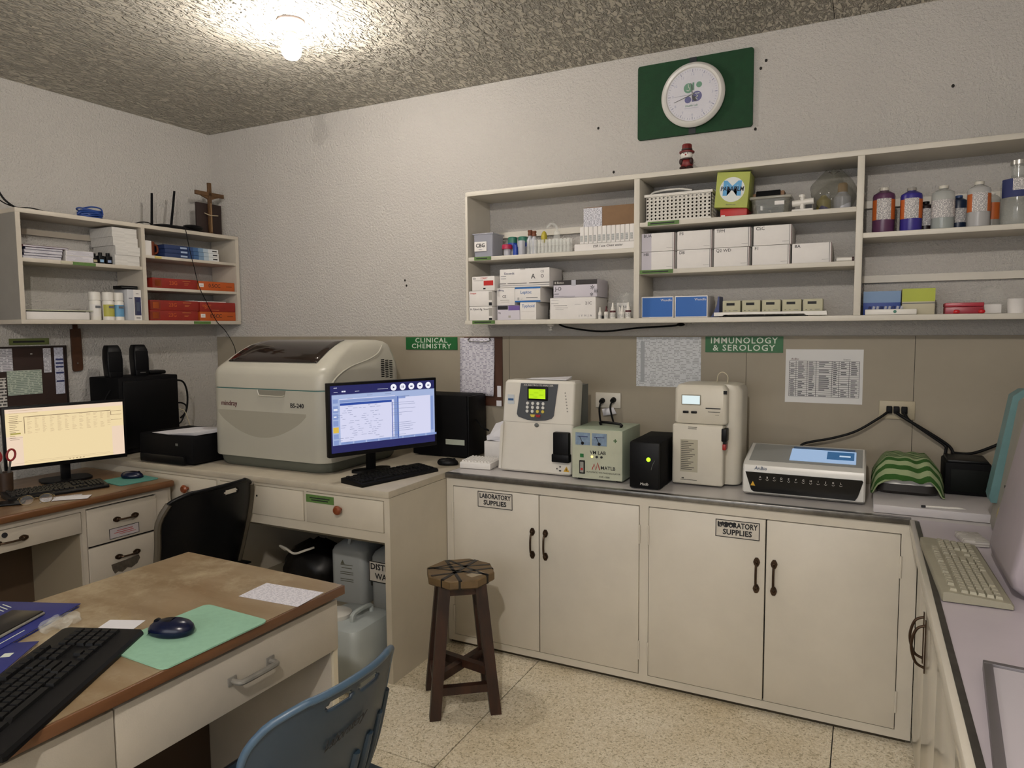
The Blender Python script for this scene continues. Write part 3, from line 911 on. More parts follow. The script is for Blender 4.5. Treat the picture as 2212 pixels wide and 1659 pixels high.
for i, v in enumerate(b.v):
    b.v[i] = (v[0], v[1] + .003 - .006 * (v[2] - .016) / .084 + .002, v[2])
b.obj('window', M('black_gloss', '#040405', .18, spec=.25), t)
for k, ch in enumerate('ABCDEFGHIJKL'):
    text(ch, .011, (-.155 + k * .0265, -.0245, .082 + .0), WHITE, t)
    MB().tube([(-.160 + k * .0265, -.0245, .0745), (-.155 + k * .0265, -.0245, .0705), (-.150 + k * .0265, -.0245, .0745)], .0006, 5, smooth=2).obj('slot_mark', WHITE, t)
b = MB(); b.prism([(-.192, .045), (-.174, .045), (-.183, .063)], 'y', -.0215, -.018); b.obj('warning_triangle', YEL, t)
text('AnBio', .019, (-.155, -.0195, .116), M('navy_print', '#27436b', .5), t, shear=.2)

# ---- white box lid carrying the towel-covered instrument and black unit
t = thing('white_slab', 'flat white board raised on the counter under the striped towel', 'board', (4.175, -.36, ZC))
part('board', M('slab_white', '#bdb9ba', .5, var=.05, vscale=8), t, -.205, .20, -.165, .20, .0, .030, bev=.003)
ZS = ZC + .0305
t = thing('covered_instrument', 'low dark instrument with white rim beneath the striped towel', 'instrument', (4.085, -.24, ZS))
rings = [[(x, y, z) for x, y, _ in rrect(-.11 + i, .11 - i, -.085 + i, .085 - i, .045, 6)] for z, i in ((0, .012), (.012, 0), (.040, .0))]
MB().ring(rings).obj('base', M('instrument_dark', '#26221f', .5), t)
rings = [[(x, y, z) for x, y, _ in rrect(-.108 + i, .108 - i, -.083 + i, .083 - i, .045, 6)] for z, i in ((.040, 0), (.056, .006), (.07, .03))]
MB().ring(rings).obj('rim', WHITE, t)
rings = [[(x, y, z) for x, y, _ in rrect(-.08, .075, -.055, .08, .03, 6)] for z in (.068, .120)]
MB().ring(rings).obj('upper_housing', GREYP, t)
# towel
def towel_mat():
    m = bpy.data.materials.new('striped_towel'); m.use_nodes = True
    nt = m.node_tree; L = nt.links; bs = nt.nodes['Principled BSDF']; bs.inputs['Roughness'].default_value = .95
    uv = nt.nodes.new('ShaderNodeAttribute'); uv.attribute_name = 'stripe'
    fr = nt.nodes.new('ShaderNodeMath'); fr.operation = 'FRACT'
    L.new(uv.outputs['Fac'], fr.inputs[0])
    gt = nt.nodes.new('ShaderNodeMath'); gt.operation = 'GREATER_THAN'; gt.inputs[1].default_value = .48
    L.new(fr.outputs[0], gt.inputs[0])
    mx = nt.nodes.new('ShaderNodeMix'); mx.data_type = 'RGBA'
    mx.inputs['A'].default_value = lin('#2f5a1e'); mx.inputs['B'].default_value = lin('#9aa87e')
    L.new(gt.outputs[0], mx.inputs['Factor']); L.new(mx.outputs['Result'], bs.inputs['Base Color'])
    n = nt.nodes.new('ShaderNodeTexNoise'); n.inputs['Scale'].default_value = 400
    b_ = nt.nodes.new('ShaderNodeBump'); b_.inputs['Strength'].default_value = .5; b_.inputs['Distance'].default_value = .004
    L.new(n.outputs['Fac'], b_.inputs['Height']); L.new(b_.outputs['Normal'], bs.inputs['Normal'])
    return m
nx, ny = 30, 24
vs, fs, st = [], [], []
for j in range(ny + 1):
    for i in range(nx + 1):
        u = i / nx * 2 - 1; v = j / ny
        # v: 0 front hem .. 1 back
        wide = .119 - .010 * v
        x = u * wide
        topz = .134
        edge = max(0, (abs(u) - .58) / .42)
        z = topz - .062 * edge ** 1.2 - (.02 * max(0, (.35 - v) / .35) ** 1.0) - .055 * max(0, (.35 - v) / .35) ** 1.6
        if abs(u) > .85 and v < .55:
            z -= .05 * (abs(u) - .85) / .15 * (1 - v / .55)
        z += .004 * math.sin(u * 7 + 2.2) * (1 - v) + .003 * math.sin(u * 13 + v * 5)
        y = -.118 + v * .22 - .006 * math.cos(u * 5)
        vs.append((x * (1 + .04 * (1 - v)), y, max(z, .004)))
        st.append(v * 7.6 + .12 * math.sin(u * 4 + 1) + .05 * math.sin(u * 11))
for j in range(ny):
    for i in range(nx):
        a = j * (nx + 1) + i
        fs.append((a, a + 1, a + nx + 2, a + nx + 1))
b = MB().add(vs, fs)
to = tag(b.obj('towel', towel_mat(), sharp=80), 'green and white striped towel draped over a low instrument', 'towel')
at_ = to.data.attributes.new('stripe', 'FLOAT', 'POINT')
at_.data.foreach_set('value', st)
to.location = (4.085, -.235, ZS)
md = to.modifiers.new('thick', 'SOLIDIFY'); md.thickness = .004; md.offset = 1
# black unit beside
t = thing('black_adapter_unit', 'squat black power box with cables beside the striped towel', 'power unit', (4.288, -.24, ZS))
part('body', BLACKM, t, -.074, .078, 0, .17, 0, .125, bev=.008)
part('front_plate', M('darkgreen_black', '#070b08', .6, spec=.15), t, -.055, .070, -.002, .01, .012, .10, bev=.004)
part('top_cover', BLACK, t, -.066, .07, .008, .16, .120, .134, bev=.006)
# pen
t = thing('pen', 'slim white pen with a dark cap lying on the white board', 'pen', (4.19, -.50, ZS + .004), 8)
MB().cyl((-.055, 0, 0), (.05, 0, 0), .0042, .0042, 10).obj('barrel', WHITE, t)
MB().cyl((.05, 0, 0), (.07, 0, -.001), .0042, .0012, 10).obj('tip', WHITE, t)
MB().cyl((-.068, 0, 0), (-.055, 0, 0), .0046, .0046, 10).obj('cap', INK, t)

# ---- white rack of tips, tissue box
t = thing('tip_rack', 'low white ridged rack on the counter edge', 'rack', (2.243, -.37, ZC), 6)
part('tray', M('rack_white', '#dedbd6', .45), t, -.082, .082, -.075, .075, 0, .032, bev=.006)
for k in range(9):
    b = MB()
    for j in range(7):
        b.cyl((-.068 + k * .017, -.06 + j * .02, .030), (-.068 + k * .017, -.06 + j * .02, .040), .0075, .006, 8)
    b.obj('cap_row', M('rack_white'), t)
t = thing('paper_carton', 'open white carton with folded papers beside the upright analyser', 'box', (2.275, -.19, ZC), 4)
part('body', CARD, t, -.085, .085, -.05, .06, 0, .105, bev=.003)
for k, (z, a) in enumerate(((.105, 6), (.120, -8))):
    xf = Matrix.Translation((-.0, 0, z)) @ Matrix.Rotation(R(a), 4, 'Y') @ Matrix.Rotation(R(8 * k), 4, 'Z')
    MB().box(-.075, .06, -.04, .05, 0, .022, xf=xf).obj('folded_paper', PAPER, t)
b = MB(); b.add([(-.06, -.045, .13), (.08, -.05, .13), (.08, -.02, .235), (-.045, .01, .19), (-.06, -.042, .13), (.08, -.047, .13), (.08, -.017, .235), (-.045, .013, .19)],
                [(0, 1, 2, 3), (7, 6, 5, 4), (0, 4, 5, 1), (1, 5, 6, 2), (2, 6, 7, 3), (3, 7, 4, 0)])
b.obj('loose_sheet', PAPER, t)

# ================================================================== BACK WALL: SIGNS, SHEETS, SOCKETS, CLOCK
SIGN = M('green_sign', '#14602c', .5, var=.12, vscale=30)
SIGNW = M('sign_white', '#cfd6c8', .6)
for lab, x0, x1, z0, z1, l1_, l2_, sz, f1, f2 in (('green wall sign reading clinical chemistry', 1.553, 1.898, 1.403, 1.474, 'CLINICAL', 'CHEMISTRY', .037, .215, .265),
                                      ('green wall sign reading immunology and serology', 3.255, 3.598, 1.402, 1.475, 'IMMUNOLOGY', '& SEROLOGY', .039, .295, .275)):
    t = thing('department_sign', lab, 'sign', ((x0 + x1) / 2, -.0045, z0), group='green department signs')
    part('board', SIGN, t, -(x1 - x0) / 2, (x1 - x0) / 2, -.004, 0, 0, z1 - z0)
    text(l1_, sz, (0, -.0045, (z1 - z0) * .73), SIGNW, t, space=1.15, bold=.012, fit=f1)
    text(l2_, sz, (0, -.0045, (z1 - z0) * .27), SIGNW, t, space=1.15, bold=.012, fit=f2)
# clipboard
t = thing('clipboard', 'brown clipboard with a thick curling pad of forms on the wall', 'clipboard', (2.045, -.0045, 1.10))
part('board', M('brown_hardboard', '#4a2c1d', .5), t, -.10, .135, -.006, 0, 0, .375)
vs, fs = [], []
for i in range(9):
    for j in range(13):
        x = -.125 + .215 * i / 8; z = .055 + .315 * j / 12
        vs.append((x, -.012 - .018 * (1 - j / 12) ** 2 * (.4 + .6 * i / 8) - .004 * math.sin(i * .8) * (1 - j / 12), z))
for i in range(8):
    for j in range(12):
        a = i * 13 + j
        fs.append((a, a + 13, a + 14, a + 1))
po = MB().add(vs, fs).obj('paper_pad', sheet_mat('form_sheet', '#cfcdd6', '#9795a6', 125, 45, .50, 3.0), t, sharp=80)
md = po.modifiers.new('thick', 'SOLIDIFY'); md.thickness = .006
b = MB(); b.tube([(-.06, -.014, .372), (-.06, -.02, .352), (.06, -.02, .350), (.06, -.014, .372)], .003, 6, smooth=3)
b.obj('clip', STEEL, t)
part('paper_tab', PAPER, t, .105, .128, -.010, -.006, .05, .11)
part('paper_tab', PAPER, t, .100, .13, -.010, -.006, .0, .03)
# sheets
t = thing('wall_notice', 'faded printed sheet taped up beside the immunology sign', 'paper', (3.078, -.0045, 1.232))
part('sheet', sheet_mat('dense_sheet', '#cdd0d3', '#a6a9ad', 135, 34, .50, 9.0), t, -.156, .157, -.0012, 0, 0, .241)
parts('print_block', M('print_grey', '#a2a5aa', .8), t, [(-.135, -.115, -.0018, -.001, .02, .22)])
t = thing('wall_chart', 'white sheet with a ruled table taped beneath the shelf', 'paper', (3.766, -.0045, 1.181))
part('sheet', M('chart_paper', '#d3d3d2', .8), t, -.156, .156, -.0012, 0, 0, .237)
b = MB()
cols_ = [-.140, -.112, -.066, -.030, .034, .062, .102, .142]
z0_, z1_ = .028, .185
for x in cols_:
    b.box(x - .0008, x + .0008, -.0018, -.001, z0_, z1_)
for k in range(19):
    z = z0_ + (z1_ - z0_) * k / 18
    b.box(cols_[0], cols_[-1], -.0018, -.001, z - .0007, z + .0007)
rnd = random.Random(5)
for k in range(18):
    z = z0_ + (z1_ - z0_) * (k + .5) / 18
    for c in range(7):
        w_ = (cols_[c + 1] - cols_[c])
        if rnd.random() < .8:
            b.box(cols_[c] + w_ * .18, cols_[c] + w_ * rnd.uniform(.5, .85), -.0019, -.001, z - .0016, z + .0014)
b.obj('table_print', M('chart_ink', '#3e3e44', .7), t)
text('AnBio', .013, (-.118, -.0018, .194), M('maroon_print'), t, shear=.2)
text('Scienco', .009, (.092, -.0018, .193), INK, t)
# sockets
def plug(par, x, z, y=-.01, down=True):
    b = MB(); b.cyl((x, y, z), (x, y - .026, z - .004), .014, .011, 12)
    return b.obj('plug', RUBBER, par)
t = thing('wall_socket', 'white double socket with two black plugs beside the upright analyser', 'socket', (2.778, -.0045, 1.112))
part('plate', M('socket_white', '#c9c4b8', .4), t, -.066, .066, -.008, 0, .005, .082, bev=.003)
p1_ = plug(t, -.028, .042, -.008); p2_ = plug(t, .030, .048, -.008)
MB().tube([(-.028, -.034, .036), (-.034, -.040, .0), (-.030, -.035, -.06), (-.02, -.03, -.14)], .0048, 8, smooth=5).obj('cord', RUBBER, t)
MB().tube([(.030, -.034, .042), (.024, -.042, .01), (.035, -.035, -.05), (.06, -.03, -.14)], .0048, 8, smooth=5).obj('cord', RUBBER, t)
b = MB(); b.add([(-.03, -.012, .0), (.03, -.012, .01), (.05, -.02, -.02), (-.02, -.018, -.035)], [(0, 1, 2, 3)]); so_ = b.obj('paper_tag', PAPER, t)
so_.modifiers.new('thick', 'SOLIDIFY').thickness = .001
t = thing('wall_socket', 'pale triple socket with three black plugs above the striped towel', 'socket', (4.055, -.0045, 1.125))
part('plate', M('socket_tan', '#aaa088', .5), t, -.068, .066, -.008, 0, 0, .078, bev=.003)
for k, x in enumerate((-.030, -.003, .026)):
    part('plug', RUBBER, t, x - .011, x + .011, -.034, -.008, .026, .056, bev=.003)
MB().tube([(-.034, -.030, .034), (-.066, -.045, .008), (-.15, -.05, -.052), (-.24, -.05, -.088), (-.36, -.05, -.122), (-.37, -.06, -.16)], .0055, 8, smooth=6).obj('cord', RUBBER, t)
MB().tube([(-.003, -.032, .03), (.035, -.05, .006), (.10, -.05, -.034), (.18, -.05, -.088), (.20, -.055, -.115), (.202, -.065, -.135)], .006, 8, smooth=6).obj('cord', RUBBER, t)
MB().tube([(.026, -.032, .03), (.045, -.05, .002), (.115, -.05, -.05), (.172, -.05, -.092), (.176, -.06, -.11), (.172, -.07, -.132)], .006, 8, smooth=6).obj('cord', RUBBER, t)
tag(MB().tube([(4.25, -.06, 1.005), (4.32, -.05, 1.005), (4.40, -.035, 1.04), (4.50, -.03, 1.10)], .006, 8, smooth=5).obj('power_cable', RUBBER), 'short black cable rising behind the squat power box', 'cable')
tag(MB().tube([(3.46, -.17, .93), (3.50, -.15, .945), (3.53, -.15, .95)], .006, 8, smooth=4).obj('instrument_cable', RUBBER), 'short black lead between tall analyser and low incubator', 'cable')
# cable under shelf and hook
t = thing('shelf_cable', 'thin black cable sagging under the long wall shelf', 'cable', (0, 0, 0))
MB().tube([(2.55, -.10, 1.5385), (2.606, -.10, 1.521), (2.776, -.10, 1.502), (2.961, -.10, 1.518), (3.12, -.10, 1.526), (3.16, -.10, 1.535)], .0045, 8, smooth=6).obj('cord', RUBBER, t)
MB().ball((3.16, -.10, 1.532), (.02, .012, .008), seg=10, rings=6).obj('cable_clip', RUBBER, t)
t = thing('shelf_hook', 'small white hook fixed under the long wall shelf', 'hook', (2.505, -.10, 1.5398))
MB().lathe([(0, 0), (.02, 0), (.018, -.008), (.006, -.012), (.006, -.022), (.012, -.026), (.012, -.032), (0, -.034)], seg=14).obj('hook', WHITE, t)
# clock on green board
t = thing('clock_board', 'dark green fabric board mounted behind the wall clock', 'board', (3.187, 0, 2.412))
b = MB(); b.prism([(x, y) for x, y, _ in rrect(-.264, .262, 0, .342, .012, 4)], 'y', -.014, -.001); b.obj('board', M('green_felt', '#073a1b', .8, var=.18, vscale=30, bump=.2, bscale=300), t)
part('strap', M('dark_strap', '#131a20', .6), t, -.020, .012, -.017, -.0135, 0, .342)
t = thing('wall_clock', 'round white wall clock with a green and blue emblem', 'clock', (3.187, -.0175, 2.581))
xf = Matrix.Rotation(R(90), 4, 'X')
MB().lathe([(0, 0), (.135, 0), (.143, .006), (.145, .016), (.140, .026), (.131, .031), (.121, .028), (.117, .021), (0, .021)], seg=56, xf=xf).obj('case', M('clock_case', '#cfcdc8', .3), t)
MB().lathe([(0, .0212), (.117, .0212), (.117, .0216), (0, .0216)], seg=48, xf=xf).obj('dial', M('clock_dial', '#cbcad2', .5, var=.05, vscale=20), t)
b = MB()
for k in range(60):
    a = 2 * math.pi * k / 60
    r0 = .105 if k % 5 else .100
    b.cyl((r0 * math.sin(a), -.0219, r0 * math.cos(a)), (.112 * math.sin(a), -.0219, .112 * math.cos(a)), .0007 if k % 5 else .0014, seg=5)
b.obj('minute_marks', M('dial_ink', '#7b80a0', .6), t)
for k in range(12):
    a = 2 * math.pi * (k + 1) / 12
    text(str(k + 1), .017, (.090 * math.sin(a), -.0219, .090 * math.cos(a)), M('dial_num', '#9fa3ba', .6), t)
CG = M('emblem_green', '#3f7f60', .5); CBL = M('emblem_navy', '#2c2f78', .5)
def disc(parent, name, cx, cz, r, mat, y=-.0222, a0=0, a1=360, sq=None):
    pts = [(cx + r * math.cos(R(a0 + (a1 - a0) * k / 24)), cz + r * math.sin(R(a0 + (a1 - a0) * k / 24))) for k in range(24 if a1 - a0 >= 360 else 25)]
    if a1 - a0 < 360 and sq:
        pts.append(sq)
    return MB().prism(pts, 'y', y - .0004, y).obj(name, mat, parent)
disc(t, 'emblem_leaf', -.018, .030, .022, CG)
disc(t, 'emblem_leaf', .030, .040, .013, CG)
MB().box(.000, .008, -.0226, -.0222, .018, .052).obj('emblem_stem', CG, t)
disc(t, 'emblem_petal', .020, -.010, .023, CBL)
part('emblem_petal', CBL, t, -.002, .018, -.0226, -.0222, -.033, -.01)
disc(t, 'emblem_petal', -.020, -.022, .015, CBL)
part('emblem_star', SIGNW, t, .008, .032, -.0231, -.0226, .001, .004)
MB().tube([(.018, -.0229, -.004), (.024, -.0229, -.010), (.016, -.0229, -.017), (.024, -.0229, -.026)], .0014, 5, smooth=4).obj('emblem_snake', SIGNW, t)
MB().tube([(-.026, -.0229, .022), (-.018, -.0229, .018), (-.011, -.0229, .026), (-.017, -.0229, .034), (-.019, -.0229, .047)], .0016, 5, smooth=4).obj('emblem_scroll', SIGNW, t)
text('Health Lab', .013, (-.004, -.0222, -.049), CG, t, shear=.1)
part('underline', M('dial_ink'), t, -.035, .028, -.0226, -.0222, -.0605, -.0595)
def hand(ang, ln, w, mat, name):
    a = R(ang)
    MB().cyl((-.012 * math.sin(a), -.0245, -.012 * math.cos(a)), (ln * math.sin(a), -.0245, ln * math.cos(a)), w, w * .5, 6).obj(name, mat, t)
hand(-8, .052, .0022, INK, 'hour_hand'); hand(252, .088, .0018, INK, 'minute_hand'); hand(268, .085, .0007, M('dial_ink'), 'second_hand')
MB().cyl((0, -.0225, 0), (0, -.027, 0), .004, seg=12).obj('hub', STEEL, t)
MB().lathe([(.118, .026), (.10, .0295), (.06, .033), (0.001, .0345)], seg=40, xf=xf, cap=False).obj('glass', film('clock_glass', '#ffffff', .10, .03), t)
# snowman figurine
t = thing('snowman_figurine', 'small snowman figurine in a tall red hat on the wall shelf', 'figurine', (3.205, -.213, 2.2075))
RED = M('figurine_red', '#6e1414', .5, var=.2, vscale=60)
MB().ball((0, 0, .026), (.028, .022, .026)).obj('body', RED, t)
MB().ball((0, -.004, .061), (.026, .022, .020)).obj('head', WHITE, t)
MB().lathe([(0, .074), (.032, .071), (.033, .077), (.022, .082), (.021, .105), (.018, .109), (0, .109)], seg=18).obj('hat', RED, t)
MB().lathe([(.0225, .082), (.0235, .083), (.0235, .088), (.0225, .089)], seg=18, cap=False).obj('hat_band', M('figurine_dark', '#2c1210', .6), t)
MB().cyl((0, -.024, .060), (0, -.033, .058), .004, .001, 8).obj('nose', M('nose_red', '#b3222a', .5), t)
for s in (-1, 1):
    MB().ball((s * .008, -.023, .066), .0025, seg=8, rings=6).obj('eye', INK, t)
    MB().ball((s * .022, -.012, .034), (.009, .010, .014), seg=10, rings=8).obj('arm', M('figurine_dark'), t)
    MB().ball((s * .014, -.010, .007), (.016, .018, .007), seg=10, rings=8).obj('boot', M('figurine_dark'), t)
MB().lathe([(.017, .040), (.024, .042), (.024, .047), (.017, .050)], seg=16, cap=False).obj('scarf', M('figurine_dark'), t)
# ================================================================== CONTENTS OF THE LONG WALL SHELF
YF = -.21
PRINT = M('faint_print', '#5d5f66', .7)
def carton(label, x0, x1, z0, z1, yf=YF, depth=.15, mat=CARD, marks=(), group=None, lid=None, cat='box', name='carton', rz=0, side=None):
    """a closed box: body, lid seam, print; marks: (kind, args...)"""
    t = thing(name, label, cat, ((x0 + x1) / 2, yf, z0), rz, group)
    w, h = (x1 - x0) / 2, z1 - z0
    if lid:
        lm, lh = lid
        part('body', mat, t, -w + .0008, w - .0008, .0008, depth, 0, h - lh, bev=.0012)
        part('lid', lm, t, -w, w, 0, depth + .0008, h - lh, h, bev=.0015)
    else:
        part('body', mat, t, -w, w, 0, depth, 0, h - .0012, bev=.0015)
        part('flap', mat, t, -w + .002, w - .002, .002, depth - .004, h - .0015, h, bev=0)
    for m_ in marks:
        if m_[0] == 't':      # text, x (0..1), z (0..1), size
            _, s, fx, fz, sz, mt = m_
            text(s, sz, (-w + 2 * w * fx, -.0006, h * fz), mt, t, align='LEFT' if fx < .4 else 'CENTER')
        elif m_[0] == 'b':    # coloured block fx0,fx1,fz0,fz1
            _, a, b_, c, d, mt = m_
            part('printed_panel', mt, t, -w + 2 * w * a, -w + 2 * w * b_, -.0006, .001, h * c, h * d)
    return t
REDL = M('red_label', '#b3201d', .5); PURP = M('purple_label', '#6b5596', .5); BLUEC = M('blue_card', '#1b62a8', .5); DKC = M('dark_card', '#2a2525', .55)
LIL = M('lilac_card', '#c6c2cc', .6)
Z1, Z1u = 1.5625, 1.881
# bay one, lower
carton('white test box lowest in the pile by the shelf end, handwritten', 2.1095, 2.243, Z1, Z1 + .069, -.236, .16, marks=[('t', 'H. Pylori Ag  Stool', .05, .80, .014, INK), ('b', .86, .99, .0, .16, INK), ('b', .86, .99, .3, .9, CARD2)])
carton('white handwritten box second from the bottom by the shelf end', 2.1095, 2.243, Z1 + .070, Z1 + .147, -.236, .16, marks=[('t', 'Dengue', .06, .86, .011, INKR), ('b', .86, .99, .05, .25, INK), ('b', .86, .99, .4, .95, CARD2)])
carton('small white box with a red label topping the end pile', 2.128, 2.258, Z1 + .148, Z1 + .220, -.236, .13, marks=[('t', 'SD', .05, .86, .014, INK), ('t', 'START', .38, .86, .014, INKR), ('b', .52, .94, .36, .70, REDL), ('b', .08, .5, .70, .73, CARD2), ('b', .5, .6, .10, .2, INK)])
carton('lilac-white box with a purple band under small white box', 2.258, 2.384, Z1, Z1 + .072, YF, .15, LIL, [('b', .02, .48, .72, .98, INK), ('b', .50, 1.0, .66, .99, PURP), ('t', 'Ag', .05, .5, .012, INK), ('b', .5, .6, .15, .3, CARD2)])
carton('plain white cube-like box above the purple-banded one', 2.256, 2.357, Z1 + .073, Z1 + .160, YF, .14, marks=[('t', 'HBsAg', .06, .86, .012, INKB), ('t', 'CE', .42, .5, .018, INK), ('b', .2, .7, .28, .31, CARD2), ('b', .25, .7, .18, .20, CARD2)])
carton('white box with green-blue lettering beneath the blue-edged kit', 2.386, 2.474, Z1, Z1 + .086, YF, .15, marks=[('t', 'Typhoid', .12, .78, .021, BLUEC), ('b', .1, .9, .45, .46, CARD2)])
carton('white kit box with blue edges and blue lettering', 2.358, 2.497, Z1 + .087, Z1 + .160, YF, .15, marks=[('b', 0, 1, .90, 1, BLUEC), ('b', 0, 1, 0, .10, BLUEC), ('t', 'Leptoc', .22, .66, .022, BLUEC), ('t', '|||  ..:', .1, .25, .014, PRINT), ('b', .45, .9, .28, .31, PRINT)])
carton('wide white flat box with a clasp on top of the kits', 2.274, 2.546, Z1 + .161, Z1 + .252, YF, .16, marks=[('t', 'Uscends', .09, .76, .017, INKB), ('b', 0, .13, .20, .23, INK), ('b', .16, .55, .20, .23, INK), ('b', .6, 1, .20, .23, INK), ('b', 0, 1, .09, .11, PRINT), ('b', .42, .52, .95, 1, CARD2), ('b', .02, .13, .48, .5, PRINT), ('b', .02, .13, .60, .62, PRINT), ('t', 'A', .68, .55, .034, INK), ('t', 'CE', .86, .80, .016, PRINT), ('t', 'O', .86, .55, .022, INK)])
carton('large white cardboard box printed with a stock code', 2.549, 2.783, Z1, Z1 + .103, YF, .165, marks=[('b', .03, .19, .88, .89, PRINT), ('b', .03, .19, .74, .75, PRINT), ('b', .08, .38, .63, .645, INK), ('b', .12, .40, .52, .53, INK), ('b', .12, .30, .44, .45, INK), ('b', .55, .68, .67, .68, PRINT), ('t', '21C', .85, .72, .020, INK), ('t', '|  Y  H  J  A', .78, .15, .014, PRINT)])
carton('white box with black top band and sunflower stickers', 2.567, 2.790, Z1 + .104, Z1 + .186, YF, .155, LIL, [('b', 0, .42, .72, 1, DKC), ('b', .52, 1, .72, 1, DKC), ('b', .42, .52, .66, 1, FROST), ('t', 'B Biotec', .03, .86, .014, WHITE), ('t', 'J-O', .04, .50, .024, INK), ('b', .02, .13, .20, .23, INK), ('b', .02, .5, .06, .08, PRINT), ('t', '*', .90, .42, .05, INK), ('t', '*', .98, .20, .05, INK), ('t', '*', .88, .04, .04, INK)])
def dropper(x, h, r, capm, band, label, y=-.195, z=Z1):
    t = thing('dropper_bottle', label, 'bottle', (x, y, z), 0, 'dropper bottles beside the stock-code box')
    MB().lathe([(0, 0), (r, 0), (r, h * .48), (r * .85, h * .55), (r * .5, h * .58), (0, h * .58)], seg=16).obj('body', WHITE, t)
    MB().lathe([(0, h * .57), (r * .62, h * .57), (r * .62, h * .68), (r * .40, h * .74), (r * .30, h * .97), (r * .18, h), (0, h)], seg=14).obj('cap', capm, t)
    if band:
        MB().lathe([(r + .0004, h * .38), (r + .0004, h * .50)], seg=16, cap=False).obj('neck_band', band, t)
    MB().lathe([(r + .0003, h * .08), (r + .0003, h * .34)], seg=16, cap=False).obj('label', sheet_mat('tiny_label', '#d6d4cf', '#666666', 400, 300, .5), t)
MAR = M('maroon_band', '#4e1d22', .5)
dropper(2.800, .055, .0095, WHITE, None, 'small white dropper bottle standing closest to the stock-code box')
dropper(2.831, .058, .0105, MAR, None, 'dropper bottle with a black cap among white ones')
dropper(2.863, .074, .0135, WHITE, MAR, 'tall dropper bottle with maroon collar in the middle of its row')
dropper(2.890, .055, .0095, WHITE, None, 'slim white dropper bottle tucked behind its neighbours', -.175)
dropper(2.910, .060, .0115, WHITE, None, 'plain white dropper bottle next to the collared end one', -.20)
dropper(2.938, .075, .0135, WHITE, MAR, 'tall maroon-collared dropper bottle closest to the shelf divider')
part_ = MB().cyl((2.8165, -.205, Z1), (2.8165, -.205, Z1 + .014), .005, seg=10)
tag(part_.obj('vial_stopper', BLACK), 'tiny black stopper lying between two dropper bottles', 'stopper')
b = blob(2.905, -.085, Z1, .07, .06, .12, 11, neck=.5)
t = thing('plastic_pouch', 'clear crumpled pouch with a printed card behind the dropper bottles', 'bag', (0, 0, 0))
b.obj('film', CLEAR, t, sharp=70)
part('card', CARD, t, 2.86, 2.915, -.125, -.121, Z1, Z1 + .075)
text('78.50', .018, (2.888, -.1255, Z1 + .055), INK, t)

# bay one, upper
t = thing('plastic_tub', 'frosted square tub labelled CBG at the shelf end', 'tub', (2.182, -.215, Z1u))
TUB = film('tub_plastic', '#aeb0bd', .62, .25)
rings = [[(x, y, z) for x, y, _ in rrect(-.056 * s, .056 * s, 0 + .05 * (1 - s), .12, .01, 3)] for z, s in ((0, .95), (.115, 1.0))]
MB().ring(rings).obj('body', TUB, t)
part('rim', TUB, t, -.060, .060, -.003, .123, .113, .120, bev=.002)
part('label', CARD, t, -.048, .022, -.0035, -.0015, .030, .078)
text('CBG', .026, (-.013, -.004, .058), INK, t, bold=.02)
text('- test -', .010, (-.013, -.004, .039), INKB, t)
TEAL = M('green_cap', '#2f6f5c', .45); BLUEP = M('blue_plastic', '#1d3f9a', .4); MAG = M('magenta_cap', '#a51f45', .45)
def jar(label, x, y, z, r, h, bm, cm, ch=.35, cat='jar', name='specimen_jar', cr=1.06, group=None):
    t = thing(name, label, cat, (x, y, z), 0, group)
    MB().lathe([(0, 0), (r, 0), (r, h * (1 - ch)), (0, h * (1 - ch))], seg=20).obj('body', bm, t)
    MB().lathe([(0, h * (1 - ch) - .001), (r * cr, h * (1 - ch) - .001), (r * cr, h - .004), (r * cr - .003, h), (0, h)], seg=20).obj('cap', cm, t)
    return t
def stacked(label, x, y):
    t = thing('specimen_jar', label, 'jar', (x, y, Z1u))
    MB().lathe([(0, 0), (.021, 0), (.021, .045), (0, .045)], seg=20).obj('body', FROST, t)
    MB().lathe([(0, .044), (.024, .044), (.024, .066), (0, .066)], seg=20).obj('band', BLUEP, t)
    MB().lathe([(0, .066), (.024, .066), (.024, .092), (.020, .096), (0, .096)], seg=20).obj('cap', TEAL, t)
stacked('green-capped jar with blue collar behind the magenta-capped jar', 2.325, -.165)
stacked('green-capped jar with blue collar nearer the glass bottles', 2.378, -.155)
jar('short clear jar with a wide magenta cap', 2.318, -.212, Z1u, .017, .054, FROST, MAG, .38, cr=1.55)
jar('small royal blue bottle beside the magenta-capped jar', 2.362, -.207, Z1u, .0125, .055, BLUEP, BLUEP, .25, 'bottle', 'blue_bottle', .8)
t = thing('white_beaker', 'translucent white beaker beside the small blue bottle', 'beaker', (2.392, -.20, Z1u))
MB().lathe([(0, 0), (.016, 0), (.0185, .070), (.0165, .070), (.0145, .003), (0, .003)], seg=20).obj('cup', FROST, t)
AMB = M('cork_brown', '#6a3a22', .6)
for k, (x, y, h, lab) in enumerate(((2.420, -.16, .125, 'glass reagent bottle with a tall brown stopper behind the rack'), (2.447, -.17, .118, 'glass reagent bottle with a ridged brown stopper next to the yellow bulb'))):
    t = thing('reagent_bottle', lab, 'bottle', (x, y, Z1u), 0, 'stoppered glass bottles')
    MB().lathe([(0, 0), (.016, 0), (.016, h * .62), (.009, h * .72), (.009, h * .80), (0, h * .80)], seg=16).obj('glass', FROST, t)
    MB().lathe([(0, h * .78), (.010, h * .78), (.012, h * .84), (.0095, h * .90), (.012, h * .95), (.011, h), (0, h)], seg=14).obj('stopper', AMB, t)
t = thing('pipette_bulb', 'yellow rubber pipette bulb leaning among glassware', 'bulb', (2.492, -.15, Z1u))
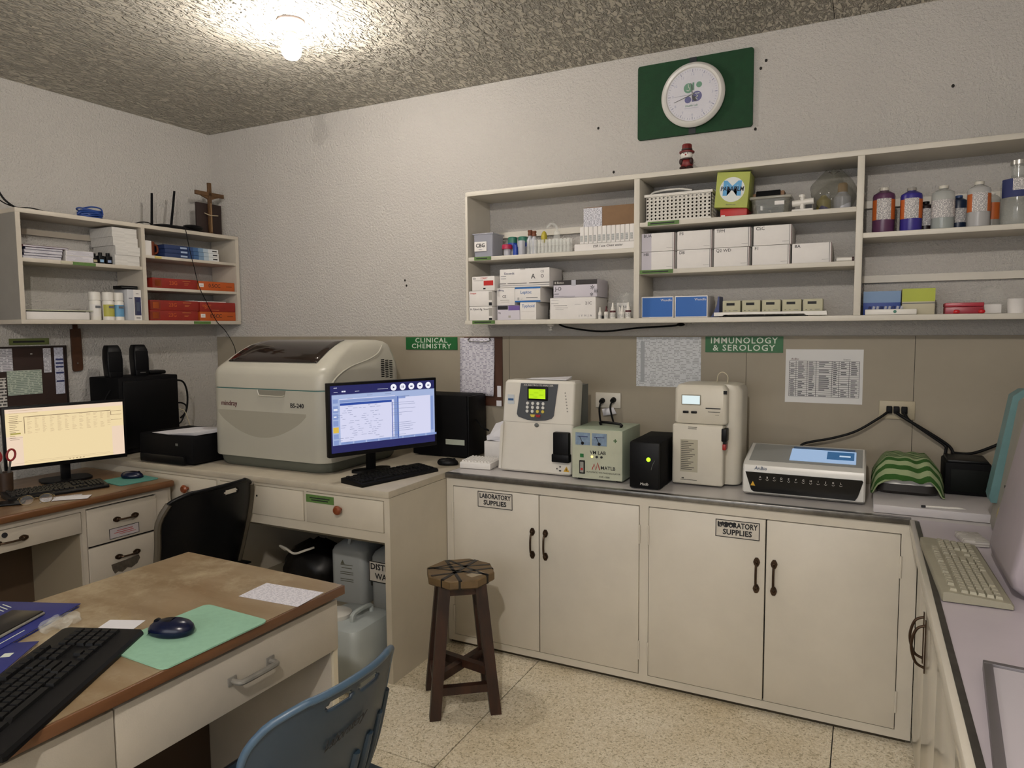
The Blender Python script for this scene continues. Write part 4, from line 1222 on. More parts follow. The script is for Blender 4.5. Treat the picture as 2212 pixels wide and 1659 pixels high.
MB().lathe([(0, .06), (.010, .06), (.014, .075), (.016, .09), (.011, .108), (.005, .116), (0, .117)], seg=16).obj('bulb', M('yellow_rubber', '#a89a2c', .5), t)
MB().cyl((0, 0, 0), (0, 0, .062), .006, seg=10).obj('neck', CLEAR, t)
t = thing('tube_rack', 'clear plastic rack filled with glass tubes on the upper shelf', 'rack', (2.525, -.20, Z1u))
for z in (0.004, .040):
    part('rack_plate', CLEAR, t, -.115, .125, 0, .07, z, z + .003)
for k in range(12):
    b = MB()
    b.lathe([(.0075, .006), (.0075, .072), (.0062, .072), (.0062, .008)], c=(-.105 + k * .0195, .018, 0), seg=10, cap=False)
    b.lathe([(.0075, .006), (.0075, .072), (.0062, .072), (.0062, .008)], c=(-.105 + k * .0195, .05, 0), seg=10, cap=False)
    b.obj('glass_tube', GLASS, t)
t = thing('glass_flask', 'clear glass flask with a bent neck behind the tube rack', 'flask', (2.53, -.078, Z1u))
MB().lathe([(.001, 0), (.045, .002), (.046, .02), (.018, .085), (.015, .12), (.0165, .123)], seg=22, cap=False).obj('glass', GLASS, t)
MB().tube([(0, 0, .12), (-.005, 0, .15), (-.03, -.01, .16), (-.045, -.02, .14)], .006, 8, smooth=4).obj('side_arm', GLASS, t)
t = thing('brown_carton', 'brown cardboard carton with a white address label on the top shelf', 'box', (2.835, -.185, Z1u))
KR = M('kraft_card', '#7c6044', .75, var=.1, vscale=30)
part('body', KR, t, -.133, .136, .03, .165, 0, .212, bev=.002)
part('label', sheet_mat('address_label', '#cfcfd6', '#70727c', 260, 120, .5, 4.), t, -.133, -.040, .0285, .031, .118, .208)
b = MB(); b.box(-.136, .132, .003, .025, .038, .117)
bx = carton('row of white strip packets standing in a shallow tray', 2.700, 2.968, Z1u + .0, Z1u + .112, -.195, .03, CARD)
for k in range(12):
    part('packet', CARD, bx, -.133 + k * .0222, -.113 + k * .0222, -.006, 0, .036, .114, bev=.001)
    part('packet_print', sheet_mat('packet_print', '#c9cbca', '#7d807f', 240, 260, .6, 2.), bx, -.131 + k * .0222, -.119 + k * .0222, -.0068, -.006, .045, .075)
t = thing('shallow_tray', 'shallow white card tray lettered along its front', 'tray', (2.824, -.216, Z1u))
b = MB(); b.box(-.145, .147, 0, .011, .0, .033); b.obj('front', CARD, t)
text('ESR / use Clean water', .016, (.02, -.0006, .020), INK, t, shear=.2)

# bay two, top: basket, parafilm, tub, ...
ZA = 1.9905
t = thing('perforated_basket', 'white plastic basket with rows of round holes and a loop handle', 'basket', (3.170, -.222, ZA))
BW = M('basket_white', '#d3d0c8', .4)
def holey(w, h, cx, cz, r, org, ux, name, skip=lambda i, j: False):
    """flat panel with a grid of round holes"""
    vs, fs = [], []
    dw, dh = w / cx, h / cz
    N = 8
    for i in range(cx):
        for j in range(cz):
            c = ((i + .5) * dw, (j + .5) * dh)
            sq = []
            for k in range(N):
                a = 2 * math.pi * k / N
                x, z = math.cos(a), math.sin(a)
                m = max(abs(x), abs(z))
                sq.append((c[0] + x / m * dw / 2, c[1] + z / m * dh / 2))
            ci = [(c[0] + r * math.cos(2 * math.pi * k / N), c[1] + r * math.sin(2 * math.pi * k / N)) for k in range(N)]
            o = len(vs)
            for p in sq + ci:
                vs.append((org[0] + p[0] * ux[0], org[1] + p[0] * ux[1], org[2] + p[1]))
            if skip(i, j):
                fs.append(tuple(o + k for k in range(N)))
            else:
                for k in range(N):
                    fs.append((o + k, o + (k + 1) % N, o + N + (k + 1) % N, o + N + k))
    b = MB().add(vs, fs)
    ob = b.obj(name, BW, t)
    md = ob.modifiers.new('thick', 'SOLIDIFY'); md.thickness = .003
    return ob
holey(.290, .105, 16, 7, .0048, (-.145, 0, .006), (1, 0), 'front_panel')
holey(.150, .105, 8, 7, .0048, (-.145, 0, .006), (0, 1), 'side_panel')
holey(.150, .105, 8, 7, .0048, (.145, 0, .006), (0, 1), 'side_panel')
holey(.290, .105, 16, 7, .0048, (-.145, .150, .006), (1, 0), 'rear_panel')
part('floor_panel', BW, t, -.145, .145, 0, .15, 0, .006)
parts('rim', BW, t, [(-.150, .150, -.005, .004, .111, .122), (-.150, .150, .147, .155, .111, .122), (-.150, -.141, .004, .147, .111, .122), (.141, .150, .004, .147, .111, .122)])
MB().tube([(-.145, .06, .118), (-.12, .05, .140), (-.02, .05, .146), (.05, .05, .135)], .005, 6, smooth=5).obj('loop_handle', BW, t)
part('shade_block', M('basket_shadow', '#4a4438', .8), t, -.135, .135, .02, .14, .006, .10)  # dark block: shade inside the basket, put in as colour behind the holes

t = thing('red_box', 'bright red carton under the tilted film box', 'box', (3.405, -.205, ZA))
part('body', M('red_card', '#b0201e', .5), t, -.055, .055, 0, .14, 0, .036, bev=.001)
part('label', CARD, t, -.052, -.035, -.0006, .001, .002, .01)
t = thing('film_box', 'tilted lime box with a round badge on the shelf', 'box', (3.395, -.222, ZA + .0375), 0)
t.rotation_euler = (0, R(4.5), 0)
LIME = M('lime_card', '#a9b257', .6, var=.12, vscale=20)
part('body', LIME, t, -.068, .068, 0, .13, .0, .148, bev=.001)
b = MB(); b.add([(-.068, .002, .148), (.068, .002, .148), (.066, .06, .163), (-.066, .06, .163)], [(0, 1, 2, 3)])
fo = b.obj('open_flap', LIME, t); fo.modifiers.new('thick', 'SOLIDIFY').thickness = .001
MB().lathe([(0, 0), (.052, 0), (.052, .0012), (0, .0012)], seg=36, xf=Matrix.Translation((0, .0002, .075)) @ Matrix.Rotation(R(90), 4, 'X')).obj('badge_disc', M('badge_white', '#cfd4d2', .5), t)
text('M', .085, (0, -.0013, .077), M('badge_sky', '#4b93c4', .5), t, bold=.03, fit=.075)
text('PARAFILM', .026, (0, -.0024, .077), M('navy_ink', '#10182c', .6), t, bold=.02, shear=.12, fit=.096)
text('laboratory film', .007, (0, -.0006, .012), PRINT, t)
t = thing('clear_tub', 'clear plastic food tub with loose parts and a white label', 'tub', (3.553, -.205, ZA))
rings = [[(x, y, z) for x, y, _ in rrect(-.078 * s, .078 * s, 0 + .06 * (1 - s), .14, .02, 4)] for z, s in ((0, .9), (.064, 1.0))]
MB().ring(rings).obj('body', film('smoky_clear', '#8b8a7e', .45, .1), t)
part('lid', film('smoky_lid', '#b3b1a5', .6, .2), t, -.083, .083, -.004, .145, .064, .076, bev=.004)
part('label', CARD, t, .018, .056, -.0028, -.0012, .036, .052)
parts('loose_parts', BLACKM, t, [(-.05, -.01, .03, .10, .003, .022), (.0, .045, .04, .11, .003, .030), (-.03, .03, .02, .035, .022, .03)])
t = thing('black_case', 'flat black case lying on the clear food tub', 'case', (3.540, -.17, ZA + .0765))
part('case', BLACKM, t, -.049, .049, 0, .07, 0, .028, bev=.003)
part('end_cap', M('wood_tan', '#7a5a3e', .6), t, .049, .064, .004, .066, .002, .024, bev=.002)
part('end_cap', M('wood_tan'), t, -.062, -.049, .004, .066, .002, .018, bev=.002)
t = thing('white_fitting', 'white plastic cross-shaped pipe fitting on the shelf', 'fitting', (3.678, -.195, ZA))
parts('base', WHITE, t, [(-.040, .042, -.008, .05, 0, .012)], bev=.002)
MB().cyl((-.040, .018, .038), (.042, .018, .044), .0135, seg=16).obj('crossbar', WHITE, t)
MB().cyl((.0, .016, .010), (-.003, .016, .066), .010, seg=16).obj('upright', WHITE, t)
MB().cyl((-.003, .016, .062), (-.003, .016, .072), .0125, seg=16).obj('cap', WHITE, t)
part('dark_insert', BLACK, t, .012, .036, -.004, .01, .012, .028)
t = thing('bagged_glassware', 'clear bag holding bottles and tubing beside the shelf divider', 'bag', (3.790, -.125, ZA))
blob(0, 0, 0, .084, .075, .165, 21, neck=.35).obj('film', film('bag_film', '#77766a', .38, .08), t, sharp=70)
MB().lathe([(0, .002), (.028, .002), (.028, .05), (.012, .065), (.012, .07), (0, .07)], c=(-.035, .0, 0), seg=18).obj('yellow_bottle', M('dull_yellow', '#8f8137', .5), t)
MB().lathe([(0, .002), (.033, .002), (.033, .055), (.018, .07), (.018, .075), (0, .075)], c=(.036, -.015, 0), seg=18).obj('jar_glass', FROST, t)
MB().lathe([(0, .075), (.019, .075), (.019, .105), (.015, .112), (0, .112)], c=(.036, -.015, 0), seg=18).obj('jar_stopper', M('stopper_tan', '#8a6b3f', .6), t)
MB().cyl((-.04, -.012, .0), (-.03, -.012, .022), .02, seg=12).obj('blue_cap', M('violet_cap', '#3d357a', .5), t)

# bay two, middle: nine white reagent boxes
ZB = 1.7785
rowb = [(3.004, 3.154, 'HB'), (3.166, 3.316, 'DB'), (3.326, 3.474, 'Q2 WD'), (3.486, 3.636, 'F1'), (3.644, 3.794, 'BA')]
rowt = [(3.004, 3.154, 'BUA'), (3.166, 3.318, 'P3'), (3.327, 3.478, 'TPM'), (3.490, 3.641, 'CSC')]
for row, z0, nm in ((rowb, ZB, 'bottom'), (rowt, ZB + .083, 'upper')):
    for x0, x1, s in row:
        z1 = z0 + .0815
        t = carton('white reagent box marked %s in the %s row' % (s, nm), x0, x1, z0, z1, YF, .16, group='white reagent boxes in two rows', lid=None,
                   marks=[('t', s, .06, .86, .019, INK), ('b', .76, .93, .155, .165, INK), ('b', .945, .955, 0, 1, INK), ('b', .985, 1.0, 0, 1, MAR)], name='reagent_box')
        if x0 < 3.1:
            part('shaded_edge', LIL, t, -.075, -.030, -.0004, .001, 0, .0812)
t = thing('white_tube', 'short white tube with a dark cap lying on the shelf', 'tube', (3.846, -.20, ZB + .0095))
MB().cyl((-.033, 0, 0), (.024, 0, 0), .009, seg=14).obj('barrel', WHITE, t)
MB().cyl((.023, 0, 0), (.031, 0, 0), .0095, seg=14).obj('cap', M('dark_cap', '#3a1f22', .5), t)

# bay two, bottom
NB = M('bright_blue_card', '#175aa8', .5)
for k, (x0, x1, lab) in enumerate(((3.005, 3.152, 'blue box with white border closest to the shelf divider'), (3.158, 3.303, 'blue box with white border beside the dark blue wedge'))):
    carton(lab, x0, x1, Z1, Z1 + .096, YF, .15, CARD, [('b', .03, .97, .05, .95, NB), ('t', 'Wondfo', .78, .82, .015, WHITE)], 'pair of blue boxes', name='blue_box')
t = thing('blue_wedge', 'dark blue tapering plastic holder beside the blue boxes', 'holder', (3.335, -.19, Z1))
b = MB(); b.prism([(-.022, 0), (.014, 0), (.014, .090), (.008, .090), (.004, .055), (-.010, .02)], 'y', 0, .09); b.obj('holder', M('navy_plastic', '#1d2f66', .45), t)
t = thing('cassette_tray', 'shallow white tray carrying five small boxes', 'tray', (3.556, -.215, Z1))
b = MB(); b.prism([(-.225, .020), (.225, .020), (.228, .004), (.15, .004), (.14, .010), (-.18, .010), (-.19, .004), (-.225, .004)], 'y', 0, .09); b.obj('tray', WHITE, t)
parts('foot', BLACKM, t, [(-.19, .15, .01, .08, 0, .005)])
SBX = M('pale_olive_card', '#b0ad93', .6)
for k in range(5):
    x0 = 3.366 + k * .0815
    c5 = carton('%s of the small pale boxes with black windows, counted from the blue wedge' % ('first', 'second', 'third', 'fourth', 'last')[k],
                x0, x0 + .074, Z1 + .0205, Z1 + .070, -.205, .07, SBX, [('b', .22, .68, .58, .80, BLACK), ('b', .12, .2, .10, .14, INK), ('b', .35, .45, .10, .14, PRINT), ('b', .6, .85, .12, .15, PRINT)], 'small boxes with black windows', name='cassette_box')

# bay three
ZT = 1.8855
def bottle(label, x, y, r, h, bm, liquid=None, lab=None, cap=None, neck=.36, z=ZT, shoulder=.80, hollow_cap=True):
    t = thing('reagent_bottle', label, 'bottle', (x, y, z), 0, 'reagent bottles in the last bay')
    MB().lathe([(0, 0), (r * .97, 0), (r, .004), (r, h * shoulder), (r * .93, h * (shoulder + .05)), (r * .6, h * (shoulder + .10)), (r * neck, h * (shoulder + .12)), (r * neck, h * .95), (0, h * .95)], seg=24).obj('body', bm, t)
    if liquid:
        m_, f = liquid
        MB().lathe([(0, .003), (r * .95, .003), (r * .95, h * f), (0, h * f)], seg=24).obj('liquid', m_, t)
    if cap:
        MB().lathe([(0, h * .93), (r * neck * 1.18, h * .93), (r * neck * 1.18, h * .995), (r * neck, h), (0, h)], seg=18).obj('cap', cap, t)
    if lab:
        for a0, a1, z0, z1, m_ in lab:
            b = MB(); n_ = 12
            vs = []
            for i in range(n_ + 1):
                a = R(-90 + a0 + (a1 - a0) * i / n_)
                for zz in (z0, z1):
                    vs.append(((r + .0008) * math.cos(a), (r + .0008) * math.sin(a), h * zz))
            b.add(vs, [(2 * i, 2 * i + 2, 2 * i + 3, 2 * i + 1) for i in range(n_)])
            b.obj('label', m_, t)
    return t
ORL = M('orange_label', '#b3591f', .55)
LBW = sheet_mat('bottle_label', '#d5d2cf', '#62626a', 330, 200, .52, 6.)
PUR = M('purple_liquid', '#54304f', .3); VIO = M('violet_liquid', '#332a80', .3); WCAP = M('cap_white', '#c4c0b4', .5)
lab3 = [(-75, -38, .28, .72, ORL), (-38, 38, .28, .74, LBW), (38, 75, .28, .72, ORL)]
bottle('purple bottle with orange and white label beside the divider', 3.977, -.175, .040, .178, PUR, lab=lab3, cap=WCAP)
bottle('violet bottle with orange and white label next to the purple', 4.072, -.18, .0385, .168, VIO, lab=lab3, cap=M('cap_grey', '#8b8780', .5))
bottle('dark amber bottle half hidden behind the clear one', 4.125, -.12, .030, .120, M('amber_dark', '#201416', .3), lab=[(-60, 60, .2, .75, LBW)], cap=BLACK)
bottle('clear bottle with a plain white label and watery liquid', 4.178, -.18, .0395, .166, film('bottle_clear', '#b5b9b6', .5, .15), (M('water_liquid', '#8d9a9a', .2), .28), [(-75, 75, .26, .66, LBW)], WCAP)
bottle('navy-topped bottle standing behind two clear bottles', 4.236, -.11, .030, .135, M('navy_bottle', '#18263f', .35), lab=[(-70, 70, .22, .62, LBW)], cap=M('cap_blue', '#24406d', .5))
bottle('clear bottle with orange and white label in the last bay', 4.293, -.18, .0385, .170, film('bottle_clear2', '#c4c4c2', .5, .2), (M('water_pale', '#a9a7ab', .2), .34), [(-75, -38, .33, .72, ORL), (-38, 38, .33, .74, LBW), (38, 75, .33, .72, ORL)], WCAP)
bottle('slim clear bottle with an orange label', 4.346, -.10, .026, .140, film('bottle_clear3', '#bdbbb4', .5, .2), None, [(-70, 70, .25, .70, ORL)], CLEAR)
bottle('large clear bottle with a navy label and silver cap', 4.415, -.165, .054, .238, film('bottle_clear4', '#b9bcb6', .38, .1), None,
       [(-70, -25, .42, .70, INKB), (-25, 55, .42, .52, INKB), (-25, 55, .52, .70, LBW), (55, 75, .42, .70, INKB)], M('silver_cap', '#a8a6a0', .3, metal=.6), .42, shoulder=.62)
carton('blue box fading to pale blue behind the white tray', 3.915, 4.048, Z1, Z1 + .095, -.165, .12, M('blue_grad', '#27448f', .5), [('b', 0, 1, .52, 1, M('paleblue', '#6d8bb0', .5))], name='blue_box')
carton('white box with a lime green top half', 4.052, 4.165, Z1, Z1 + .102, -.175, .12, M('cream_card', '#b9b39b', .6), [('b', 0, 1, .5, 1, M('limegreen', '#a3ad2c', .5)), ('b', 0, 1, .42, .45, PRINT)], name='lime_box')
t = thing('strip_tray', 'flat white tray of small vials in front of the blue box', 'tray', (4.012, -.225, Z1))
part('tray', WHITE, t, -.090, .090, 0, .05, 0, .022, bev=.003)
MB().cyl((.015, -.0005, .012), (.015, .001, .012), .006, seg=12).obj('badge', TEAL, t)
for k in range(9):
    MB().cyl((-.075 + k * .014, .025, .02), (-.072 + k * .014, .025, .034), .005, seg=8).obj('vial', FROST if k % 3 else INKB, t)
t = thing('red_case', 'flat translucent red case with two lumps before the clear bag', 'case', (4.258, -.215, Z1))
part('base', M('red_case_plastic', '#8e2433', .35), t, -.062, .062, 0, .08, 0, .026, bev=.002)
part('lid', M('red_case_lid', '#a4303e', .3), t, -.063, .063, -.001, .081, .0265, .042, bev=.003)
for x in (-.025, .055):
    MB().ball((x, -.004, .008), (.012, .006, .008), seg=10, rings=6).obj('red_stud', M('stud_red', '#b3141c', .3), t)
t = thing('clear_pouch', 'crumpled clear plastic pouch with a small white carton inside', 'bag', (4.352, -.13, Z1))
blob(0, 0, 0, .05, .06, .10, 31, neck=.6).obj('film', film('thin_clear', '#eef0ea', .07, .08), t, sharp=70)
part('carton', CARD, t, -.03, .03, -.03, .02, .002, .035)
t = thing('paper_cup', 'small white paper cup at the end of the shelf', 'cup', (4.425, -.185, Z1))
MB().lathe([(0, 0), (.027, 0), (.031, .052), (.0325, .054), (.029, .054), (.0255, .004), (0, .004)], seg=24).obj('cup', CARD, t)
# ================================================================== SIDE WALL: OPEN SHELF AND ITS CONTENTS
LR = 90 + LA
def lthing(name, label, cat, x, y, z, group=None, dr=0):
    return thing(name, label, cat, LW(x, y, z), LR + dr, group)
def lcarton(label, y0, y1, z0, z1, xf=.222, depth=.15, mat=CARD, marks=(), group=None, lid=None, name='carton', dr=0):
    t = carton(label, y0, y1, z0, z1, 0, depth, mat, marks, group, lid, name=name)
    t.location = LW(xf, (y0 + y1) / 2, z0); t.rotation_euler = (0, 0, R(LR + dr))
    return t
S2 = lthing('side_shelf', 'white open wall shelf with uneven bays above the computer desk', 'shelf', 0, 0, 0)
SP = M('side_shelf_paint', '#c6beb0', .5, var=.12, vscale=5)
part('top_board', SP, S2, -1.334, -.004, -.246, -.003, 2.107, 2.129, bev=.002)
part('bottom_board', SP, S2, -1.334, -.004, -.246, -.003, 1.560, 1.582, bev=.002)
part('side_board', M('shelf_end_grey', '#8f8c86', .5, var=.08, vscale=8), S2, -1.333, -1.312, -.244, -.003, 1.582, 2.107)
part('side_edge', SP, S2, -1.334, -1.312, -.246, -.2435, 1.582, 2.107)
part('side_board', SP, S2, -.028, -.004, -.246, -.012, 1.582, 2.107)
part('divider', SP, S2, -.680, -.658, -.246, -.003, 1.582, 2.107)
part('shelf_board', SP, S2, -1.312, -.680, -.244, -.003, 1.868, 1.888, bev=.002)
part('shelf_board', SP, S2, -.658, -.028, -.244, -.003, 1.940, 1.957, bev=.002)
part('shelf_board', SP, S2, -.658, -.028, -.244, -.003, 1.755, 1.772, bev=.002)
part('back_batten', SP, S2, -1.312, -.68, -.02, -.003, 2.03, 2.06)
part('shelf_label', GREENTAPE, S2, -1.07, -.95, -.2475, -.2435, 1.869, 1.885)
part('shelf_label', M('pale_tape', '#b9b49e', .6), S2, -1.13, -1.07, -.2475, -.2435, 1.872, 1.884)
part('shelf_label', M('yellow_tape', '#b9a860', .6), S2, -.60, -.56, -.2475, -.2435, 1.942, 1.955)
part('shelf_label', GREENTAPE, S2, -.36, -.24, -.2475, -.2455, 1.562, 1.578)
PG1 = sheet_mat('page_edges', '#cfcdd2', '#8b8a98', 420, 4, .52, 1.0, .6)
def booklet(label, y0, y1, z0, z1, cover, pages=None, xf=.222, depth=.17, group='notebooks on the side shelf', dr=0):
    t = lthing('notebook', label, 'book', xf, (y0 + y1) / 2, z0, group, dr)
    w, h = (y1 - y0) / 2, z1 - z0
    part('pages', pages or PG1, t, -w + .002, w - .001, .002, depth - .002, .0012, h - .0012)
    part('cover', cover, t, -w, w, 0, depth, h - .0014, h)
    part('back_cover', cover, t, -w, w, 0, depth, 0, .0014)
    part('spine', cover, t, -w - .001, -w + .002, 0, depth, 0, h)
    return t
NV = M('navy_cover', '#2a2c48', .5); RD = M('dark_red_cover', '#4e1a22', .5); GC = M('grey_cover', '#9c9aa4', .5)
z = 1.8885
for k, (h, cv, lab) in enumerate(((.014, GC, 'grey notebook at the bottom of the pile by the shelf end'), (.013, NV, 'navy notebook second in the pile by the shelf end'), (.016, GC, 'thick grey notebook in the middle of the end pile'), (.012, NV, 'thin navy notebook high in the end pile'))):
    booklet(lab, -1.297 + .004 * k, -1.112 + .003 * k, z, z + h, cv); z += h + .0005
booklet('dark covered notebook sticking out on top of the end pile', -1.295, -1.075, z, z + .010, RD)
booklet('white paper pad beneath another beside the black ink bottles', -1.090, -.945, 1.8885, 1.8885 + .030, CARD)
booklet('white paper pad lying on another beside the ink bottles', -1.088, -.942, 1.919, 1.919 + .028, CARD)
booklet('thin red folder standing against the shelf end', -1.311, -1.302, 1.8885, 1.985, RD, xf=.225, depth=.15)
for k, (y, d, h, lab) in enumerate(((-.925, .01, .055, 'black ink bottle lying nearest the white pads'), (-.895, 0, .062, 'middle black ink bottle with a pale blue sticker'), (-.853, 0, .062, 'black ink bottle standing against the paper reams'))):
    t = lthing('ink_bottle', lab, 'bottle', .215 - d, y, 1.8885, 'black ink bottles')
    MB().box(-.017, .017, 0, .03, 0, h * .72, bev=.004).obj('body', BLACK, t)
    MB().lathe([(0, h * .72), (.010, h * .72), (.010, h), (0, h)], c=(0, .015, 0), seg=12).obj('cap', BLACK, t)
    part('sticker', (M('cream_sticker', '#a39a7a', .6), M('blue_sticker', '#7fa3c4', .5), M('blue_sticker2', '#8494b4', .5))[k], t, -.010, .010, -.0006, .001, h * .15, h * .38)
z = 1.8885
for k, (h, dy, lab) in enumerate(((.056, 0, 'ream of white paper at the bottom of the tall stack'), (.050, .003, 'ream of white paper second from the bottom of the stack'), (.048, -.006, 'ream of white paper third up in the stack'), (.052, -.010, 'ream of white paper topping the tall stack'))):
    t = lthing('paper_ream', lab, 'paper', .232 + (.004 if k == 1 else 0), -.760 + dy, z, 'reams stacked on the side shelf')
    part('sheets', sheet_mat('ream_edges', '#cfcdc8', '#b1afaa', 700, 3, .5, 2.0, .6), t, -.072, .072, 0, .205, 0, h - .002)
    part('wrapper', CARD, t, -.0725, .0725, -.0005, .206, h - .0022, h - .0005)
    z += h
# bay two
t = lthing('mug', 'brown mug with a white card tucked beside it', 'mug', .165, -.592, 1.9575)
MUG = M('brown_mug', '#6f3418', .4, var=.15, vscale=30)
MB().lathe([(0, 0), (.038, 0), (.040, .085), (.036, .085), (.034, .005), (0, .005)], seg=22).obj('cup', MUG, t)
MB().tube([(.038, 0, .07), (.062, 0, .066), (.064, 0, .03), (.038, 0, .018)], .006, 8, smooth=5).obj('handle', MUG, t)
part('card', CARD, t, -.055, -.010, -.055, -.052, 0, .085)
for k in range(3):
    t = lcarton('%s of three flat boxes fading from navy to white' % ('lowest', 'middle one', 'topmost')[k], -.522 + .003 * (k % 2), -.142 - .004 * k, 1.9575 + k * .025, 1.9575 + k * .025 + .0245, .225, .12, M('navy_card', '#1d2f58', .5), [('b', .28, .40, .3, .7, M('pale_print', '#9fb0c8', .5))], 'flat blue and white boxes')
    for q, c_ in enumerate(('#23406e', '#3b5c86', '#6f8aa6', '#a3b2bf', '#c9ced0', '#d3d4d2')):
        part('fade_band', M('fade_%d' % q, c_, .5), t, -.03 + q * .036, .19 - .001 if q == 5 else -.03 + (q + 1) * .036, -.0006, .001, 0, .0238)
    part('dark_print', INK, t, .145, .178, -.0012, .001, .009, .016)
RO = M('red_orange_card', '#8e2318', .5, var=.2, vscale=14); OC = M('orange_card', '#b3521a', .5, var=.1, vscale=14); OCM = M('orange_marks', '#b85a24', .5); YM = M('pale_marks', '#c98a4a', .5)
def redbox(lab, y0, y1, z0):
    return lcarton(lab, y0, y1, z0, z0 + .059, .228, .17, RO, [('b', .0, .20, .08, .9, M('redbox_end', '#7a2a18', .5)), ('b', .05, .17, .2, .8, OCM), ('t', '23G', .45, .55, .032, OCM), ('b', .66, .84, .78, .82, YM), ('b', .70, .80, .55, .58, YM), ('b', .70, .78, .42, .45, YM)], 'red and orange syringe boxes', name='syringe_box')
def orangebox(lab, y0, y1, z0, m=OC):
    return lcarton(lab, y0, y1, z0, z0 + .056, .230, .17, m, [('b', .02, .14, .35, .75, CARD), ('b', .04, .12, .5, .55, PRINT), ('t', '0.5CC', .27, .52, .034, INK), ('b', .76, .92, .45, .55, M('orange_dark', '#7d3912', .5))], 'red and orange syringe boxes', name='syringe_box')
redbox('red syringe box alone on the middle shelf beside an orange one', -.612, -.312, 1.7725)
orangebox('orange syringe box on the middle shelf', -.306, -.034, 1.7725)
redbox('red syringe box at the bottom of its pile', -.636, -.314, 1.5825)
redbox('red syringe box lying on another red one', -.632, -.308, 1.6420)
orangebox('orange syringe box on the bottom shelf beneath a red one', -.302, -.034, 1.5825)
lcarton('dark red syringe box lying on the lowest orange box', -.300, -.034, 1.6390, 1.6390 + .060, .230, .17, RO, [('t', '*BIT', .06, .5, .036, OCM), ('b', .32, .52, .16, .19, YM)], 'red and orange syringe boxes', name='syringe_box')
t = lthing('flat_tray', 'thin white card lying on the syringe boxes', 'card', .20, -.20, 1.6995)
part('card', CARD, t, -.15, .12, 0, .15, 0, .006)
# bay one, lower
t = lthing('flat_white_box', 'flat white box with a loose overhanging lid on the bottom shelf', 'box', .225, -1.142, 1.5825)
part('body', CARD, t, -.158, .158, 0, .19, 0, .040, bev=.002)
part('lid', M('lid_olive', '#b6b99f', .6), t, -.160, .185, .012, .19, .046, .050)
part('lid_shadow_gap', DARKGAP, t, -.15, .15, .02, .18, .040, .046)
for k, (y, x, lab, m_) in enumerate(((-.925, .175, 'white plastic jar with a plain label beside the flat box', CARD), (-.862, .195, 'white plastic jar with a yellow label', M('jar_yellow', '#a9a648', .5)), (-.800, .185, 'white plastic jar with a blue-edged label', M('jar_blue', '#5f93b8', .5)))):
    t = lthing('pill_jar', lab, 'jar', x, y, 1.5825, 'white jars on the side shelf')
    MB().lathe([(0, 0), (.030, 0), (.030, .100), (.024, .110), (0, .110)], seg=22).obj('body', WHITE, t)
    MB().lathe([(0, .109), (.029, .109), (.029, .150), (.026, .154), (0, .154)], seg=22).obj('cap', WHITE, t)
    b = MB(); n_ = 12; vs = []
    for i in range(n_ + 1):
        a = R(-90 - 80 + 160 * i / n_)
        for zz in (.02, .085):
            vs.append((.0306 * math.cos(a), .0306 * math.sin(a), zz))
    b.add(vs, [(2 * i, 2 * i + 2, 2 * i + 3, 2 * i + 1) for i in range(n_)]); b.obj('label', m_, t)
    part('label_print', PRINT, t, -.014, .014, -.0315, -.0300, .065, .078)
t = lthing('film_sheet', 'clear wrap standing round the white jars', 'wrap', 0, 0, 1.5825) if False else None
lcarton('white and navy meter box standing upright by the shelf divider', -.768, -.684, 1.5825, 1.7555, .225, .12, M('meter_card', '#b9bbc0', .5), [('b', .44, 1, 0, 1, CARD), ('b', .50, .96, .16, .76, INKB), ('b', .62, .86, .30, .60, M('meter_grey', '#93a3b5', .5)), ('b', .62, .82, .86, .88, PRINT), ('b', .58, .88, .06, .09, PRINT), ('b', .1, .35, .7, .73, PRINT)], name='meter_box')
t = lthing('black_case', 'small black hinged case on top of the meter box', 'case', .215, -.745, 1.7565)
part('case', BLACK, t, -.048, .050, 0, .08, 0, .020, bev=.003)
part('seam', GREYP, t, -.046, .048, -.0006, .001, .009, .0105)
# on top
CBLUE = M('blue_cord', '#1b3f86', .5)
t = lthing('coiled_cable', 'tight coil of blue network cable on the side shelf', 'cable', .155, -.912, 2.1295)
for k in range(7):
    b = MB()
    rx, rz_ = .066 - .003 * (k % 3), .009 + .0068 * k
    b.tube([(rx * math.cos(2 * math.pi * i / 14) + .004 * math.sin(k * 3), .03 * math.sin(2 * math.pi * i / 14), .006 + .0072 * k + .004 * math.sin(i + k)) for i in range(14)], .0042, 6, smooth=3, closed=True)
    b.obj('cable_loop', CBLUE, t)
MB().tube([(-.06, -.02, .03), (-.085, -.03, .015), (-.07, -.035, .03)], .004, 6, smooth=4).obj('cable_end', CBLUE, t)
MB().tube([(-.05, -.02, .052), (0, -.02, .066), (.05, -.02, .062), (.06, -.02, .03)], .004, 6, smooth=4).obj('cable_end', CBLUE, t)
t = lthing('wifi_router', 'flat black router with two upright aerials on the side shelf', 'router', .165, -.40, 2.1295)
rings = [[(x * s, y * s, z) for x, y, _ in rrect(-.165, .165, -.055, .055, .05, 6)] for z, s in ((.0, .9), (.008, 1), (.018, .95), (.026, .7))]
MB().ring(rings).obj('body', BLACK, t)
MB().ball((.10, -.03, .026), (.07, .04, .018), seg=18, rings=8).obj('raised_cover', BLACK, t)
for x, tx, zt in ((-.155, -.146, .20), (-.030, .004, .236)):
    MB().cyl((x, 0, .012), (tx, 0, zt), .0075, .0065, 10).obj('aerial', BLACKM, t)
MB().tube([(-.16, -.01, .012), (-.19, -.02, .022), (-.24, -.03, .018), (-.28, -.03, .006)], .003, 6, smooth=4).obj('cord', RUBBER, t)
